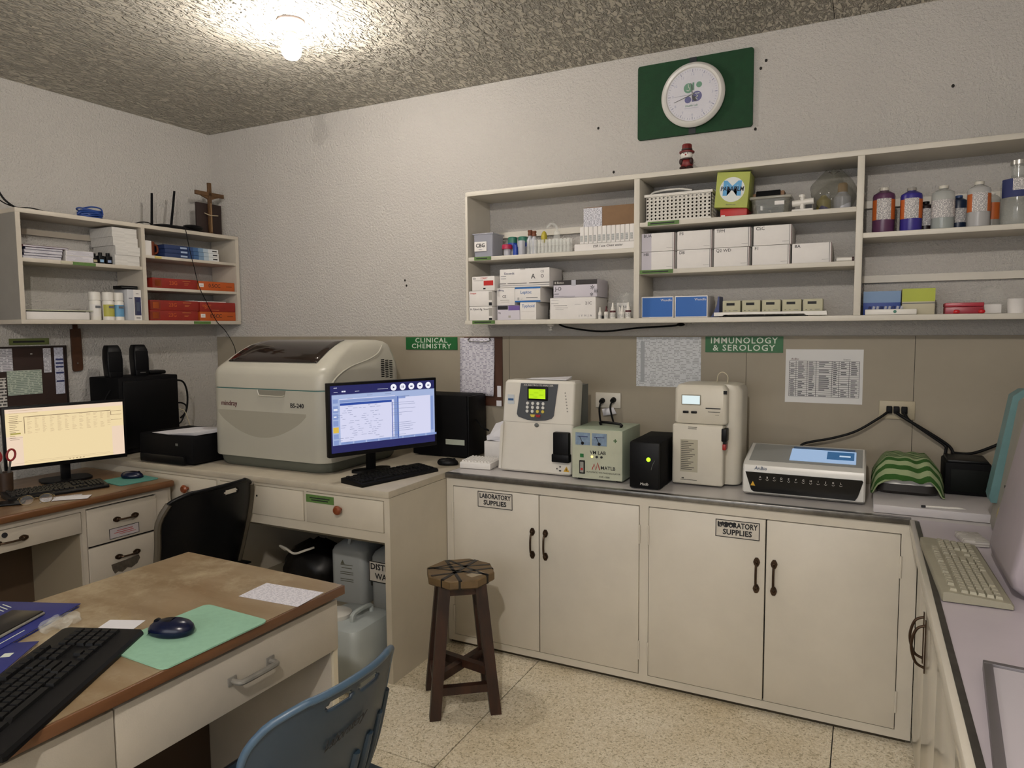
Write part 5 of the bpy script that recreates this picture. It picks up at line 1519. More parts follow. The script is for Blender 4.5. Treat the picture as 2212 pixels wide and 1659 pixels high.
t = lthing('crucifix', 'wooden crucifix in front of a dark plaque on the side shelf', 'crucifix', .155, -.142, 2.1295)
WD = M('cross_wood', '#5e4225', .55, var=.3, vscale=30, stretch=(1, 1, .2)); DW = M('dark_plaque', '#23130e', .5)
part('plaque', DW, t, -.093, .093, .004, .02, 0, .200, bev=.003)
part('upright', WD, t, -.012, .012, -.012, .004, 0, .330, bev=.002)
part('crossbeam', WD, t, -.105, .105, -.012, .004, .245, .270, bev=.002)
b = MB(); b.prism([(-.07, .245), (-.012, .245), (-.012, .225)], 'y', -.008, .002); b.prism([(.07, .245), (.012, .225), (.012, .245)], 'y', -.008, .002); b.obj('brace', WD, t)
MB().tube([(-.05, -.016, .134), (-.025, -.018, .126), (0, -.018, .124), (.05, -.016, .128)], .0028, 6, smooth=4).obj('carved_arms', M('pale_carving', '#b3a488', .5), t)
MB().cyl((0, -.015, .02), (0, -.015, .20), .0045, seg=8).obj('carved_figure', M('carving_brown', '#7b6040', .6), t)
for k, pts in enumerate((((-1.36, -.14, 2.235), (-1.33, -.15, 2.175), (-1.29, -.17, 2.138), (-1.27, -.19, 2.134)), ((-1.37, -.12, 2.20), (-1.33, -.14, 2.160), (-1.28, -.16, 2.142), (-1.22, -.17, 2.146), (-1.15, -.18, 2.136)))):
    t = lthing('loose_cable', ('black cable dropping onto the shelf end', 'thin black cable trailing along the shelf top')[k], 'cable', 0, 0, 0)
    MB().tube(pts, (.005, .003)[k], 6, smooth=5).obj('cord', RUBBER, t)
t = lthing('hanging_wire', 'thin black wire hanging down across the side shelf', 'cable', 0, 0, 0)
MB().tube([(-.405, -.20, 2.136), (-.400, -.250, 2.138), (-.395, -.256, 2.115), (-.375, -.252, 2.02), (-.35, -.252, 1.92), (-.32, -.252, 1.80), (-.27, -.252, 1.70), (-.20, -.252, 1.58), (-.12, -.24, 1.51), (-.04, -.22, 1.40), (-.03, -.20, 1.30)], .0022, 6, smooth=5).obj('cord', RUBBER, t)

# ---- on the wall below
t = lthing('narrow_sign', 'narrow olive green sign above the cork board', 'sign', .001, -1.18, 1.452)
part('board', M('olive_sign', '#5d6638', .6), t, -.098, .098, -.004, 0, 0, .034)
part('print', INK, t, -.08, .075, -.0046, -.0038, .012, .022)
t = lthing('cork_board', 'dark brown notice board crowded with papers behind the monitor', 'notice board', .001, -1.36, 1.10)
part('board', M('cork_dark', '#2d1a13', .7, var=.2, vscale=20), t, -.36, .357, -.010, 0, 0, .335)
parts('frame', M('board_frame', '#1f1411', .5), t, [(-.365, .362, -.014, 0, .335, .345), (-.365, .362, -.014, 0, -.006, .004), (.352, .362, -.014, 0, 0, .34)])
def pinned(nm, y0, y1, z0, z1, mat, off=.012):
    return part(nm, mat, t, y0 + 1.36, y1 + 1.36, -off - .0015, -off, z0 - 1.10, z1 - 1.10)
pinned('pinned_sheet', -1.47, -1.272, 1.316, 1.436, sheet_mat('pin_a', '#c6c5cb', '#8a8a92', 120, 70, .55, 11.))
pinned('pinned_strip', -1.121, -1.082, 1.301, 1.432, sheet_mat('pin_b', '#c6c5cb', '#8a8a92', 140, 90, .55, 12.))
pinned('pinned_list', -1.067, -1.020, 1.181, 1.434, sheet_mat('pin_c', '#c0c3d2', '#9a9cb0', 130, 90, .5, 13.), .016)
for zz in (1.365, 1.345, 1.325, 1.292, 1.246):
    pinned('blue_bar', -1.062, -1.022, zz, zz + .009, INKB, .018)
pinned('pinned_chart', -1.304, -1.135, 1.191, 1.319, sheet_mat('pin_d', '#aeb8aa', '#7f8d82', 110, 60, .55, 14.), .014)
pinned('calendar', -1.45, -1.312, 1.13, 1.285, sheet_mat('pin_e', '#c9c6c0', '#4a4845', 62, 70, .55, 15.), .018)
pinned('pin', -1.185, -1.175, 1.402, 1.406, WHITE, .012)
t = lthing('wooden_paddle', 'narrow brown wooden paddle hanging beneath the side shelf', 'paddle', .004, -.942, 1.298)
b = MB(); b.prism([(-.028, .235), (.026, .240), (.029, .02), (.024, .004), (-.02, 0), (-.026, .012)], 'y', -.012, 0); b.obj('paddle', M('paddle_wood', '#4a2c18', .5, var=.3, vscale=20), t)
MB().ball((0, -.0125, .045), .004, seg=8, rings=6).obj('stud', STEEL, t)
part('hanging_tab', M('paddle_wood'), t, -.012, .012, -.008, 0, .23, .262)

# ================================================================== BLACK BOX, SPEAKERS, PRINTER ON THE DEEP DESK
ZD = .8415
t = lthing('black_computer_case', 'bulky black computer case beneath the pair of speakers', 'computer', .345, -.735, ZD)
part('body', BLACKM, t, -.185, .175, 0, .27, .008, .425, bev=.006)
part('side_cover', BLACK, t, -.165, .165, -.008, .004, .03, .405, bev=.006)
for sx in (-.15, .14):
    part('foot', RUBBER, t, sx - .02, sx + .02, .02, .25, 0, .009)
for k, (y, lab) in enumerate(((-.868, 'black speaker closer to the cork board'), (-.712, 'black speaker with a small silver badge'))):
    t = lthing('speaker', lab, 'speaker', .225, y, ZD + .4255, 'pair of small black speakers', dr=-12)
    rings = [[(x * s, y_ * s2 + d, z) for x, y_, _ in rrect(-.042, .042, -.035, .045, .012, 4)] for z, s, s2, d in ((0, .86, .95, 0), (.01, .92, 1, 0), (.10, 1, 1, .004), (.150, .90, .95, .010), (.172, .72, .8, .016), (.176, .66, .7, .018))]
    MB().ring(rings).obj('cabinet', BLACK, t)
    part('grille', BLACKM, t, -.034, .034, -.037, -.03, .03, .14, bev=.006)
    if k:
        part('badge', STEEL, t, -.014, .016, -.0375, -.036, .016, .020)
t = lthing('flat_modem', 'flat black modem lying beside the speakers', 'modem', .17, -.588, ZD + .4255)
part('body', BLACK, t, -.06, .045, -.05, .05, 0, .022, bev=.008)
MB().tube([(-.05, .02, .02), (-.09, .03, .03), (-.10, 0, .045), (-.085, .02, .07)], .0025, 6, smooth=4).obj('cord', M('grey_cord', '#6b655e', .6), t)
t = lthing('tangled_cables', 'loops of black cable beside the bulky black case', 'cable', 0, 0, ZD)
MB().tube([(-.555, -.30, .39), (-.50, -.31, .375), (-.475, -.31, .30), (-.48, -.30, .20), (-.52, -.30, .16)], .0055, 8, smooth=6).obj('cord', RUBBER, t)
MB().tube([(-.555, -.29, .25), (-.51, -.30, .25), (-.485, -.31, .22), (-.515, -.30, .14), (-.54, -.30, .13)], .0045, 8, smooth=6).obj('cord', RUBBER, t)
MB().tube([(-.55, -.30, .22), (-.50, -.31, .20), (-.47, -.31, .12), (-.46, -.32, .09)], .003, 8, smooth=6).obj('cord', M('wire_cream'), t)
MB().tube([(-.925, -.28, .36), (-.955, -.27, .30), (-.95, -.27, .21), (-.93, -.27, .16)], .0035, 8, smooth=6).obj('cord', RUBBER, t)
t = thing('inkjet_printer', 'low black printer covered with loose sheets beside the analyser', 'printer', (.735, -.985, ZD))
part('body', BLACKM, t, -.20, .205, 0, .31, .01, .150, bev=.012)
part('front_tray', BLACK, t, -.17, .16, -.02, .01, .006, .05, bev=.005)
part('feet', RUBBER, t, -.18, .18, .03, .29, 0, .011)
part('badge', GREYP, t, .082, .100, -.0008, .002, .098, .110)
part('grip', GREYP, t, .075, .11, -.0008, .002, .02, .05)
b = MB(); b.add([(-.12, .02, .151), (.03, .0, .151), (.2, .03, .153), (.21, .2, .155), (-.03, .22, .153), (-.12, .02, .1525), (.03, -.005, .156), (.2, .02, .17), (.21, .2, .175), (-.03, .22, .16)],
                [(0, 1, 2, 3, 4), (5, 6, 7, 8, 9), (0, 1, 6, 5), (1, 2, 7, 6), (2, 3, 8, 7), (3, 4, 9, 8), (4, 0, 5, 9)])
ob = tag(b.obj('loose_sheets', PAPER, sharp=80), 'loose white sheets lying on the black printer', 'paper'); ob.location = (.735, -.985, ZD)
b = MB(); b.add([(.0, 0, 0), (.055, .02, 0), (.05, .03, .085), (.0, 0, .0015), (.055, .02, .0015), (.05, .033, .0865)], [(0, 1, 2), (5, 4, 3), (0, 3, 4, 1), (1, 4, 5, 2), (2, 5, 3, 0)])
ob = tag(b.obj('curled_sheet', PAPER), 'curled white sheet leaning against the analyser side', 'paper'); ob.location = (.89, -.78, ZD + .172)

# ================================================================== MONITORS, KEYBOARDS, MICE
def flat_screen(t, w, h, z0, tiles, stand_back=.10, bez=.012, base_z=0.0, base=(.11, .08)):
    part('panel', BLACK, t, -w / 2 - bez, w / 2 + bez, 0.002, .030, z0 - bez * 1.6, z0 + h + bez, bev=.003)
    mats = [g for g, _ in tiles]
    b = MB()
    for i, (_, rects) in enumerate(tiles):
        for j, (u0, u1, v0, v1) in enumerate(rects):
            y = .0018 - .0002 * i
            b.add([(-w / 2 + w * u0, y, z0 + h * v0), (-w / 2 + w * u1, y, z0 + h * v0), (-w / 2 + w * u1, y, z0 + h * v1), (-w / 2 + w * u0, y, z0 + h * v1)], [(0, 1, 2, 3)], i)
    b.obj('screen', mats, t)
    part('neck', BLACK, t, -.022, .022, .03, stand_back + .02, max(base_z + .05, z0 - .012), z0 + h * .35, bev=.004)
    part('post', BLACK, t, -.020, .020, stand_back - .012, stand_back + .018, base_z + .009, z0, bev=.003)
    rings = [[(x, y + stand_back, z) for x, y, _ in rrect(-base[0], base[0], -base[1], base[1], .05, 5)] for z in (base_z, base_z + .010)]
    MB().ring(rings).obj('stand_base', BLACK, t)
G = glow
rnd = random.Random(3)
# analyser work station
rows_ = [(.055 + .0, .46, .135 + k * .0315, .138 + k * .0315) for k in range(18)]
txt = []
for k in range(18):
    x = .06
    while x < .44:
        l_ = rnd.uniform(.012, .05)
        if rnd.random() < .45:
            txt.append((x, x + l_, .146 + k * .0315, .151 + k * .0315))
        x += l_ + .012
    if rnd.random() < .8:
        txt.append((.56, .56 + rnd.uniform(.1, .28), .146 + k * .0315, .151 + k * .0315))
t = thing('analyser_monitor', 'monitor showing blue and white analyser software beside the analyser', 'monitor', (1.954, -.75, ZD), 65)
flat_screen(t, .534, .299, .133, [
    (G('ui_navy', '#2c2f78', .55), [(0, 1, 0, 1)]),
    (G('ui_pale', '#aebfe8', .85), [(.012, 1, .115, .86), (.012, 1, .862, .866)]),
    (G('ui_white', '#d9daf4', .95), [(.082, .585, .155, .735), (.635, .955, .155, .765), (.075, .60, .79, .80)]),
    (G('ui_mid', '#8fa5dd', .8), [(.08, .70, .745, .785), (.59, .62, .155, .75), (.96, .985, .2, .75)] + [(.085 + .118 * k, .19 + .118 * k, .117, .15) for k in range(8)] + [(.02, .065, .60, .70), (.02, .065, .50, .58), (.02, .065, .40, .48), (.02, .065, .21, .28), (.02, .065, .12, .19), (.02, .065, .74, .80)]),
    (G('ui_blue', '#2f55b8', .7), [(.082, .565, .700, .735), (.565, .572, .155, .70), (.62, .628, .13, .78)]),
    (G('ui_yellow', '#e8c24a', .85), [(.018, .067, .30, .385)]),
    (G('ui_text', '#9aa6cf', .6), [(a, b_, c, d) for a, b_, c, d in txt if d < .695] + [(.3, .38, .755, .762), (.66, .74, .775, .782), (.1, .16, .755, .76), (.15, .2, .80, .806), (.5, .56, .83, .836), (.33, .38, .83, .836)]),
    (G('ui_light', '#e6e8f6', .95), [(.03, .06, .965, .972), (.03, .065, .90, .905), (.10, .115, .90, .92), (.118, .135, .90, .92), (.22, .26, .90, .905), (.43, .53, .91, .915), (.025, .06, .63, .66), (.025, .05, .53, .55)]),
], stand_back=.155, base=(.10, .045))
for k, ic in enumerate((.585, .675, .762, .850, .936)):
    x = -.267 + .534 * ic
    MB().lathe([(0, 0), (.0155, 0), (.0155, .0006), (0, .0006)], seg=20, xf=Matrix.Translation((x, .001, .133 + .299 * .925)) @ Matrix.Rotation(R(90), 4, 'X')).obj('screen_icon', G('ui_icon', '#f0f1fa', 1.0), t)
    if k == 0:
        MB().prism([(x - .004, .404), (x - .004, .415), (x + .006, .4095)], 'y', -.0002, .0003).obj('icon_glyph', G('ui_navy'), t)
    elif k == 1:
        parts('icon_glyph', G('ui_navy'), t, [(x - .005, x - .002, -.0002, .0003, .404, .415), (x + .002, x + .005, -.0002, .0003, .404, .415)])
    else:
        parts('icon_glyph', G('ui_navy'), t, [(x - .006, x + .006, -.0002, .0003, .407, .412)])
# office computer
tx = []
for k in range(16):
    x = .17
    for c_ in range(12):
        if rnd.random() < .85:
            tx.append((x, x + rnd.uniform(.015, .04), .56 + k * .018, .564 + k * .018))
        x += .062
side = [(.03, .07 + rnd.uniform(0, .04), .46 + k * .032, .466 + k * .032) for k in range(14)]
t = thing('office_monitor', 'monitor with a cream spreadsheet screen on the computer desk', 'monitor', (.451, -1.298, .7815), 71.5)
flat_screen(t, .498, .268, .111, [
    (G('sheet_cream', '#f2dbab', .95), [(0, 1, 0, 1)]),
    (G('sheet_pink', '#f0d6bd', .95), [(0, .13, 0, .52), (.89, 1, 0, .55), (0, 1, .93, 1)]),
    (G('sheet_ink', '#c9a887', .75), tx + [(.03, .3, .965, .97), (.03, .26, .92, .925), (.14, .86, .065, .068), (.05, .9, .04, .043)]),
    (G('sheet_dark', '#8c7258', .6), [(.145, .885, .848, .858), (.885, .985, .835, .84), (.885, .985, .765, .77), (.885, .89, .77, .835), (.885, .985, .67, .675), (.02, .13, .775, .78), (.02, .13, .49, .494), (.145, .15, .56, .848)] + side),
    (G('sheet_green', '#b8ac4e', .7), [(.035, .115, .555, .58)]),
    (G('sheet_icons', '#a58b63', .6), [(.5 + .03 * k, .512 + .03 * k, .02, .032) for k in range(5)]),
], stand_back=.09)

def keyboard(label, loc, rz, base_m, key_m, w=.45, d=.155, palm=0.0):
    t = thing('keyboard', label, 'keyboard', loc, rz)
    prof = [(-d / 2, 0), (-d / 2, .008), (-d / 2 + .006, .014), (d / 2 - .012, .024), (d / 2, .022), (d / 2, 0)]
    rings = [[(x, y * s, z) for y, z in prof] for x, s in ((-w / 2, .96), (-w / 2 + .006, 1), (w / 2 - .006, 1), (w / 2, .96))]
    MB().ring(rings).obj('base', base_m, t)
    me = None
    u = .0182
    slope = math.atan2(.010, d - .018)
    def zat(y):
        return .014 + (y + d / 2 - .006) * .010 / (d - .018)
    kd = d - .05 - palm
    rowsy = [d / 2 - .026 - (0 if r_ == 0 else .006) - r_ * kd / 5.6 for r_ in range(6)]
    meshes = {}
    def key(x, y, kw):
        k_ = round(kw, 4)
        if k_ not in meshes:
            hw, hd = kw / 2 - .0012, kd / 5.6 / 2 - .0011
            b = MB()
            lo = [(-hw, -hd, 0), (hw, -hd, 0), (hw, hd, 0), (-hw, hd, 0)]
            hi = [(-hw * .84, -hd * .78, .0075), (hw * .84, -hd * .78, .0075), (hw * .84, hd * .82, .0082), (-hw * .84, hd * .82, .0082)]
            b.ring([lo, hi])
            o = b.obj('key', key_m, t)
            meshes[k_] = o.data
        else:
            o = bpy.data.objects.new('key', meshes[k_])
            COL.objects.link(o); o.parent = t
        o.location = (x, y, zat(y) - .001)
    x0 = -w / 2 + .014
    full = (w - .028)
    unit = full / 22.6
    layouts = [[1, -1, 1, 1, 1, 1, -.5, 1, 1, 1, 1, -.5, 1, 1, 1, 1], [1] * 13 + [2], [1.5] + [1] * 12 + [1.5], [1.75] + [1] * 11 + [2.25], [2.25] + [1] * 10 + [2.75], [1.25, 1.25, 1.25, 6.25, 1.25, 1.25, 1.25, 1.25]]
    for r_, lay in enumerate(layouts):
        x = x0
        for kw in lay:
            if kw > 0:
                key(x + kw * unit / 2, rowsy[r_], kw * unit)
            x += abs(kw) * unit
        xb = x0 + 15.3 * unit
        if r_ in (0, 1, 2):
            for q in range(3):
                key(xb + (q + .5) * unit, rowsy[r_], unit)
        elif r_ == 4:
            key(xb + 1.5 * unit, rowsy[r_], unit)
        elif r_ == 5:
            for q in range(3):
                key(xb + (q + .5) * unit, rowsy[r_], unit)
        if r_ >= 1:
            for q in range(4):
                key(x0 + (18.6 + q + .5) * unit, rowsy[r_], unit)
    return t
def mouse(label, loc, rz, shell, top):
    t = thing('computer_mouse', label, 'mouse', loc, rz)
    rings = []
    for z, s in ((0, .90), (.004, 1.0), (.012, 1.02), (.020, .95), (.027, .80), (.032, .55), (.034, .25)):
        ring = []
        for k in range(24):
            a = 2 * math.pi * k / 24
            x = .031 * s * math.cos(a) * (1 + .10 * math.sin(a)); y = .053 * s * math.sin(a)
            if z > .01:
                y += .006 * (z / .034)
            ring.append((x, y, z))
        rings.append(ring)
    MB().ring(rings).obj('shell', shell, t, sharp=70)
    vs, fs = [], []
    for j in range(7):
        for i in range(9):
            x = -.019 + .038 * i / 8; y = -.047 + .055 * j / 6
            rr = (x / .031) ** 2 + ((y - .004) / .055) ** 2
            vs.append((x, y, .0345 * (max(0.0, 1 - rr)) ** .42 + .0012))
    for j in range(6):
        for i in range(8):
            a = j * 9 + i
            fs.append((a, a + 1, a + 10, a + 9))
    MB().add(vs, fs).obj('button_cover', top, t, sharp=80)
    MB().cyl((-.004, -.030, .026), (.004, -.030, .026), .008, seg=14).obj('wheel', RUBBER, t)
    return t
BK = M('black_keycap', '#0a0a0b', .5, spec=.25)
NAVY = M('mouse_navy', '#070f2a', .25, spec=.4)
keyboard('black keyboard beneath the monitor beside the analyser', (1.992, -.765, ZD), 76, BLACK, BK)
mouse('black mouse at the back of the deep desk', (2.075, -.405, ZD), 110, BLACK, BLACKM)
t = thing('computer_tower', 'black computer tower against the wall behind the analyser monitor', 'computer', (1.92, -.138, ZD))
part('case', BLACKM, t, -.175, .165, -.095, .095, .006, .330, bev=.005)
part('front_face', BLACK, t, .165, .175, -.093, .093, .008, .328, bev=.003)
part('sticker', M('asset_sticker', '#a9b0a4', .6), t, .035, .150, -.0965, -.0945, .070, .098)
parts('foot', RUBBER, t, [(-.15, .15, -.08, -.05, 0, .007), (-.15, .15, .05, .08, 0, .007)])
MB().tube([(.178, -.02, .20), (.20, -.03, .185), (.225, -.04, .165), (.255, -.02, .145)], .005, 8, smooth=5).obj('cord', RUBBER, t)

# ================================================================== COMPUTER DESK BY THE SIDE WALL
WT = M('varnished_ply', '#84684a', .35, var=.3, vscale=7, col2='#6f5236', stretch=(.6, 3, 1), coat=.2)
WE = M('varnished_edge', '#6e492c', .35, var=.25, vscale=12, stretch=(.4, 3, 3))
DP = M('desk_grey_paint', '#b9b0a1', .45, var=.12, vscale=4)
t = LD = thing('computer_desk', 'white desk with a brown wooden top under the cream screen', 'desk', (.874, -1.048, 0), 90 + LA)
part('desktop', WT, t, -1.75, 0, .012, .74, .752, .7805)
b = MB(); b.box(-1.75, .002, -.006, .014, .749, .781, bev=.009, seg=3); b.obj('rounded_edge', WE, t)
for q in ((-.43, -.415, .03, .70, .02, .752), (-.020, 0, .03, .70, 0, .752), (-.43, 0, .69, .70, .0, .752), (-1.75, -1.73, .03, .70, 0, .752)):
    part('side_panel', DP, t, *q)
parts('face_frame', DP, t, [(-.445, -.425, .022, .04, 0, .752), (-.085, -.02, .022, .04, 0, .752), (-.425, -.085, .022, .04, .728, .752), (-1.75, -.445, .022, .04, .722, .752), (-.425, -.085, .022, .04, 0, .10)])
part('drawer_gap', DARKGAP, t, -.424, -.086, .038, .045, .10, .73)
d = part('drawer', DP, t, -1.40, -.449, .016, .036, .628, .720, bev=.002)
bar_handle(d, -.735, .672, .062, False, .016, .020)
MB().lathe([(.007, 0), (.011, 0), (.011, .003), (.007, .003)], seg=16, xf=Matrix.Translation((-.755, .0155, .700)) @ Matrix.Rotation(R(90), 4, 'X')).obj('lock_ring', INK, d)
for k, (z0, z1) in enumerate(((.555, .722), (.372, .545), (.11, .362))):
    d = part('drawer', DP, t, -.422, -.088, .016, .036, z0, z1, bev=.002)
    bar_handle(d, -.245, z1 - .070, .055, False, .016, .020)
    if k == 0:
        part('card_holder', M('card_grey', '#aba3a3', .7), d, -.325, -.185, .0148, .0162, .566, .612)
        parts('card_frame', INK, d, [(-.326, -.184, .0142, .0155, .611, .613), (-.326, -.184, .0142, .0155, .565, .567), (-.327, -.325, .0142, .0155, .565, .613), (-.185, -.183, .0142, .0155, .565, .613)])
        parts('card_writing', INKR, d, [(-.29, -.215, .014, .015, .597, .599), (-.305, -.21, .014, .015, .588, .590), (-.28, -.20, .014, .015, .580, .5815)])
    if k == 1:
        b = MB(); b.prism([(-.325, .446), (-.19, .455), (-.185, .44), (-.20, .418), (-.23, .405), (-.25, .412), (-.275, .398), (-.295, .406), (-.31, .40), (-.32, .42)], 'y', .0146, .0162)
        b.obj('torn_card', M('torn_card', '#4f463a', .8, var=.4, vscale=60), d)
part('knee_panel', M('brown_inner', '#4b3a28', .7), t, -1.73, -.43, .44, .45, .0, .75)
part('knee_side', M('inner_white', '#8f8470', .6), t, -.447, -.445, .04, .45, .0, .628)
# on it
ZL = .7815
PADT = M('teal_foam', '#4d8a80', .85, var=.1, vscale=60); PADG = M('mint_foam', '#8ab49b', .85, var=.08, vscale=60)
def mat_pad(name, label, loc, rz, w, d, m_, curl=0.0):
    vs, fs = [], []
    out = rrect(-w / 2, w / 2, -d / 2, d / 2, .018, 5)
    t = thing(name, label, 'mouse pad', loc, rz)
    MB().ring([[(x, y, 0) for x, y, _ in out], [(x, y, .0035) for x, y, _ in out]]).obj('pad', m_, t)
    return t
mat_pad('mouse_pad', 'teal mouse pad on the computer desk by the wall', (.674, -1.145, ZL), 84, .195, .20, PADT)
mouse('dark blue mouse on the teal pad', (.650, -1.110, ZL + .0036), 120, NAVY, BLACK)
keyboard('black keyboard in front of the cream screen', (.602, -1.455, ZL), 73, BLACK, BK, .40, .15)
t = thing('desk_papers', 'handwritten slips of paper on the computer desk edge', 'paper', (.745, -1.525, ZL), 60)
part('slip', sheet_mat('slip_a', '#c6c4ca', '#7d7d86', 90, 50, .5, 21.), t, -.075, .085, -.045, .04, 0, .001)
xf = Matrix.Rotation(R(-16), 4, 'Z')
MB().box(-.02, .12, -.05, .025, .0012, .0022, xf=xf).obj('slip', PAPER, t)
t = thing('eyeglasses', 'pair of wire-rimmed spectacles on the computer desk edge', 'spectacles', (.775, -1.640, ZL), 62)
WIRE = M('brass_wire', '#a18f68', .3, metal=.8)
for s in (-1, 1):
    MB().tube([(s * .034 + .025 * math.cos(2 * math.pi * k / 14), -.002, .025 + .020 * math.sin(2 * math.pi * k / 14)) for k in range(14)], .0016, 6, smooth=2, closed=True).obj('rim', WIRE, t)
    MB().tube([(s * .059, 0, .030), (s * .066, .012, .030), (s * .058, .09, .022), (s * .05, .12, .006)], .0016, 6, smooth=4).obj('temple', WIRE, t)
    MB().lathe([(0, 0), (.024, 0), (.024, .0008), (0, .0008)], seg=18, xf=Matrix.Translation((s * .034, -.0015, .025)) @ Matrix.Rotation(R(90), 4, 'X') @ Matrix.Diagonal((1, .8, 1, 1))).obj('lens', film('spectacle_lens', '#ffffff', .06, .05), t)
MB().tube([(-.010, -.002, .028), (0, -.004, .033), (.010, -.002, .028)], .0016, 6, smooth=3).obj('bridge', WIRE, t)
t = thing('phone', 'black phone lying on the computer desk beside the spectacles', 'phone', (.640, -1.700, ZL), 50)
part('body', BLACK, t, -.075, .075, -.038, .038, 0, .009, bev=.004)
part('screen', M('black_gloss'), t, -.070, .070, -.034, .034, .0088, .0094)
t = thing('pencil_cup', 'brown cup on the computer desk holding red scissors', 'cup', (.430, -1.578, ZL))
MB().lathe([(0, 0), (.028, 0), (.031, .10), (.028, .10), (.0255, .006), (0, .006)], seg=20).obj('cup', M('cup_brown', '#3c2a1c', .5, var=.3, vscale=30), t)
t = thing('scissors', 'red-handled scissors standing in the brown cup', 'scissors', (.430, -1.578, ZL + .007), 75)
RS = M('scissor_red', '#8f1f24', .4)
for s, a in ((-1, -9), (1, 9)):
    xf = Matrix.Rotation(R(a), 4, 'Y')
    MB().tube([(.016 * math.cos(2 * math.pi * k / 12), 0, .172 + .026 * math.sin(2 * math.pi * k / 12)) for k in range(12)], .0048, 8, smooth=3, closed=True, xf=xf).obj('finger_ring', RS, t)
    MB().box(-.005, .005, -.002, .002, .01, .142, xf=xf).obj('blade', STEEL, t)
# ================================================================== FOREGROUND DESK
FD = thing('writing_desk', 'white desk with a worn brown wooden top in the middle of the room', 'desk', (2.566, -1.782, 0), 88.5)
FT = M('worn_ply', '#8f7c60', .38, var=.3, vscale=5, col2='#7f694b', stretch=(3, .8, 1), coat=.15, bump=.03, bscale=80)
nt_ = FT.node_tree
# pale scuffs worn into the varnish
tc_ = nt_.nodes.new('ShaderNodeTexCoord'); n_ = nt_.nodes.new('ShaderNodeTexNoise'); n_.inputs['Scale'].default_value = 3.5; n_.inputs['Detail'].default_value = 8; n_.inputs['Roughness'].default_value = .75
nt_.links.new(tc_.outputs['Object'], n_.inputs['Vector'])
rp_ = nt_.nodes.new('ShaderNodeValToRGB'); rp_.color_ramp.elements[0].position = .50; rp_.color_ramp.elements[1].position = .68
rp_.color_ramp.elements[0].color = (0, 0, 0, 1); rp_.color_ramp.elements[1].color = (.8, .8, .8, 1)
nt_.links.new(n_.outputs['Fac'], rp_.inputs[0])
mx_ = nt_.nodes.new('ShaderNodeMix'); mx_.data_type = 'RGBA'
bs_ = nt_.nodes['Principled BSDF']
src_ = bs_.inputs['Base Color'].links[0].from_socket
nt_.links.new(rp_.outputs[0], mx_.inputs['Factor']); nt_.links.new(src_, mx_.inputs['A']); mx_.inputs['B'].default_value = lin('#b3a588')
nt_.links.new(mx_.outputs['Result'], bs_.inputs['Base Color'])
FE = M('red_brown_edge', '#6e4a2f', .4, var=.3, vscale=10, stretch=(.3, 4, 4))
FP = M('grey_white_paint', '#b5aea1', .5, var=.10, vscale=5, bump=.08, bscale=220)
part('desktop', FT, FD, -1.45, -.004, .004, .690, .740, .7655)
parts('edge_band', FE, FD, [(-1.45, 0, -.002, .005, .738, .7645), (-.005, 0, .005, .69, .738, .7645), (-1.45, 0, .688, .694, .738, .7645)], bev=.0015)
part('side_panel', FP, FD, -.034, -.018, .03, .67, 0, .738)
part('side_panel', FP, FD, -1.45, -1.43, .03, .67, 0, .738)
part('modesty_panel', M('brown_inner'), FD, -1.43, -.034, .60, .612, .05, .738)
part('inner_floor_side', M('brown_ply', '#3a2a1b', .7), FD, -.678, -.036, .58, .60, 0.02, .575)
part('drawer_gap', DARKGAP, FD, -1.43, -.034, .040, .05, .575, .738)
for x0, x1 in ((-.694, -.012), (-1.43, -.698)):
    d = MB().box(x0, x1, .018, .040, .572, .722, bev=.002).obj('drawer', FP, FD)
    if x1 > -.1:
        HG = M('painted_handle', '#7d7a73', .5, var=.2, vscale=30)
        b = MB(); xc, zc = -.335, .648
        b.tube([(xc - .060, .018, zc), (xc - .060, -.006, zc), (xc - .045, -.014, zc), (xc + .045, -.014, zc), (xc + .060, -.006, zc), (xc + .060, .018, zc)], .0075, 8, smooth=3)
        b.box(xc - .075, xc - .048, .014, .0185, zc - .011, zc + .011, bev=.002); b.box(xc + .048, xc + .075, .014, .0185, zc - .011, zc + .011, bev=.002)
        b.obj('handle', HG, d)
part('inner_post', M('post_paint', '#c3bba6', .5), FD, -.030, -.012, .022, .06, 0, .572)
ZF = .766
mat_pad('mouse_pad', 'mint green mouse pad on the worn wooden desk', (2.440, -2.222, ZF), 88, .300, .238, PADG)
mouse('glossy navy mouse on the mint pad', (2.405, -2.243, ZF + .0036), -71, NAVY, M('mouse_black_top', '#07080c', .25)).scale = (1.1, 1.1, 1.12)
keyboard('black keyboard lying askew on the worn wooden desk', (2.388, -2.545, ZF + .001), 119.4, BLACK, BK, .52, .195, .03)
t = thing('form_sheet', 'single printed slip near the corner of the worn desk', 'paper', (2.455, -1.920, ZF), 4)
part('sheet', sheet_mat('desk_form', '#d3d1d8', '#b2b1bb', 170, 90, .50, 31.), t, -.104, .104, -.058, .054, 0, .0008)
t = thing('note_slip', 'blank white slip beneath the end of the askew keyboard', 'paper', (2.240, -2.262, ZF), 24)
part('slip', PAPER, t, -.05, .045, -.03, .035, 0, .0008)
BLF = M('blue_plastic_folder', '#1d2672', .5)
t = thing('blue_folder', 'blue plastic folder with white stripes beneath a tablet', 'folder', (1.965, -2.415, ZF), 112)
part('cover', BLF, t, -.17, .155, -.12, .125, .006, .0085, bev=.001)
part('back_cover', BLF, t, -.17, .15, -.12, .12, 0, .002, bev=.0008)
part('papers', PAPER, t, -.165, .14, -.115, .118, .002, .006)
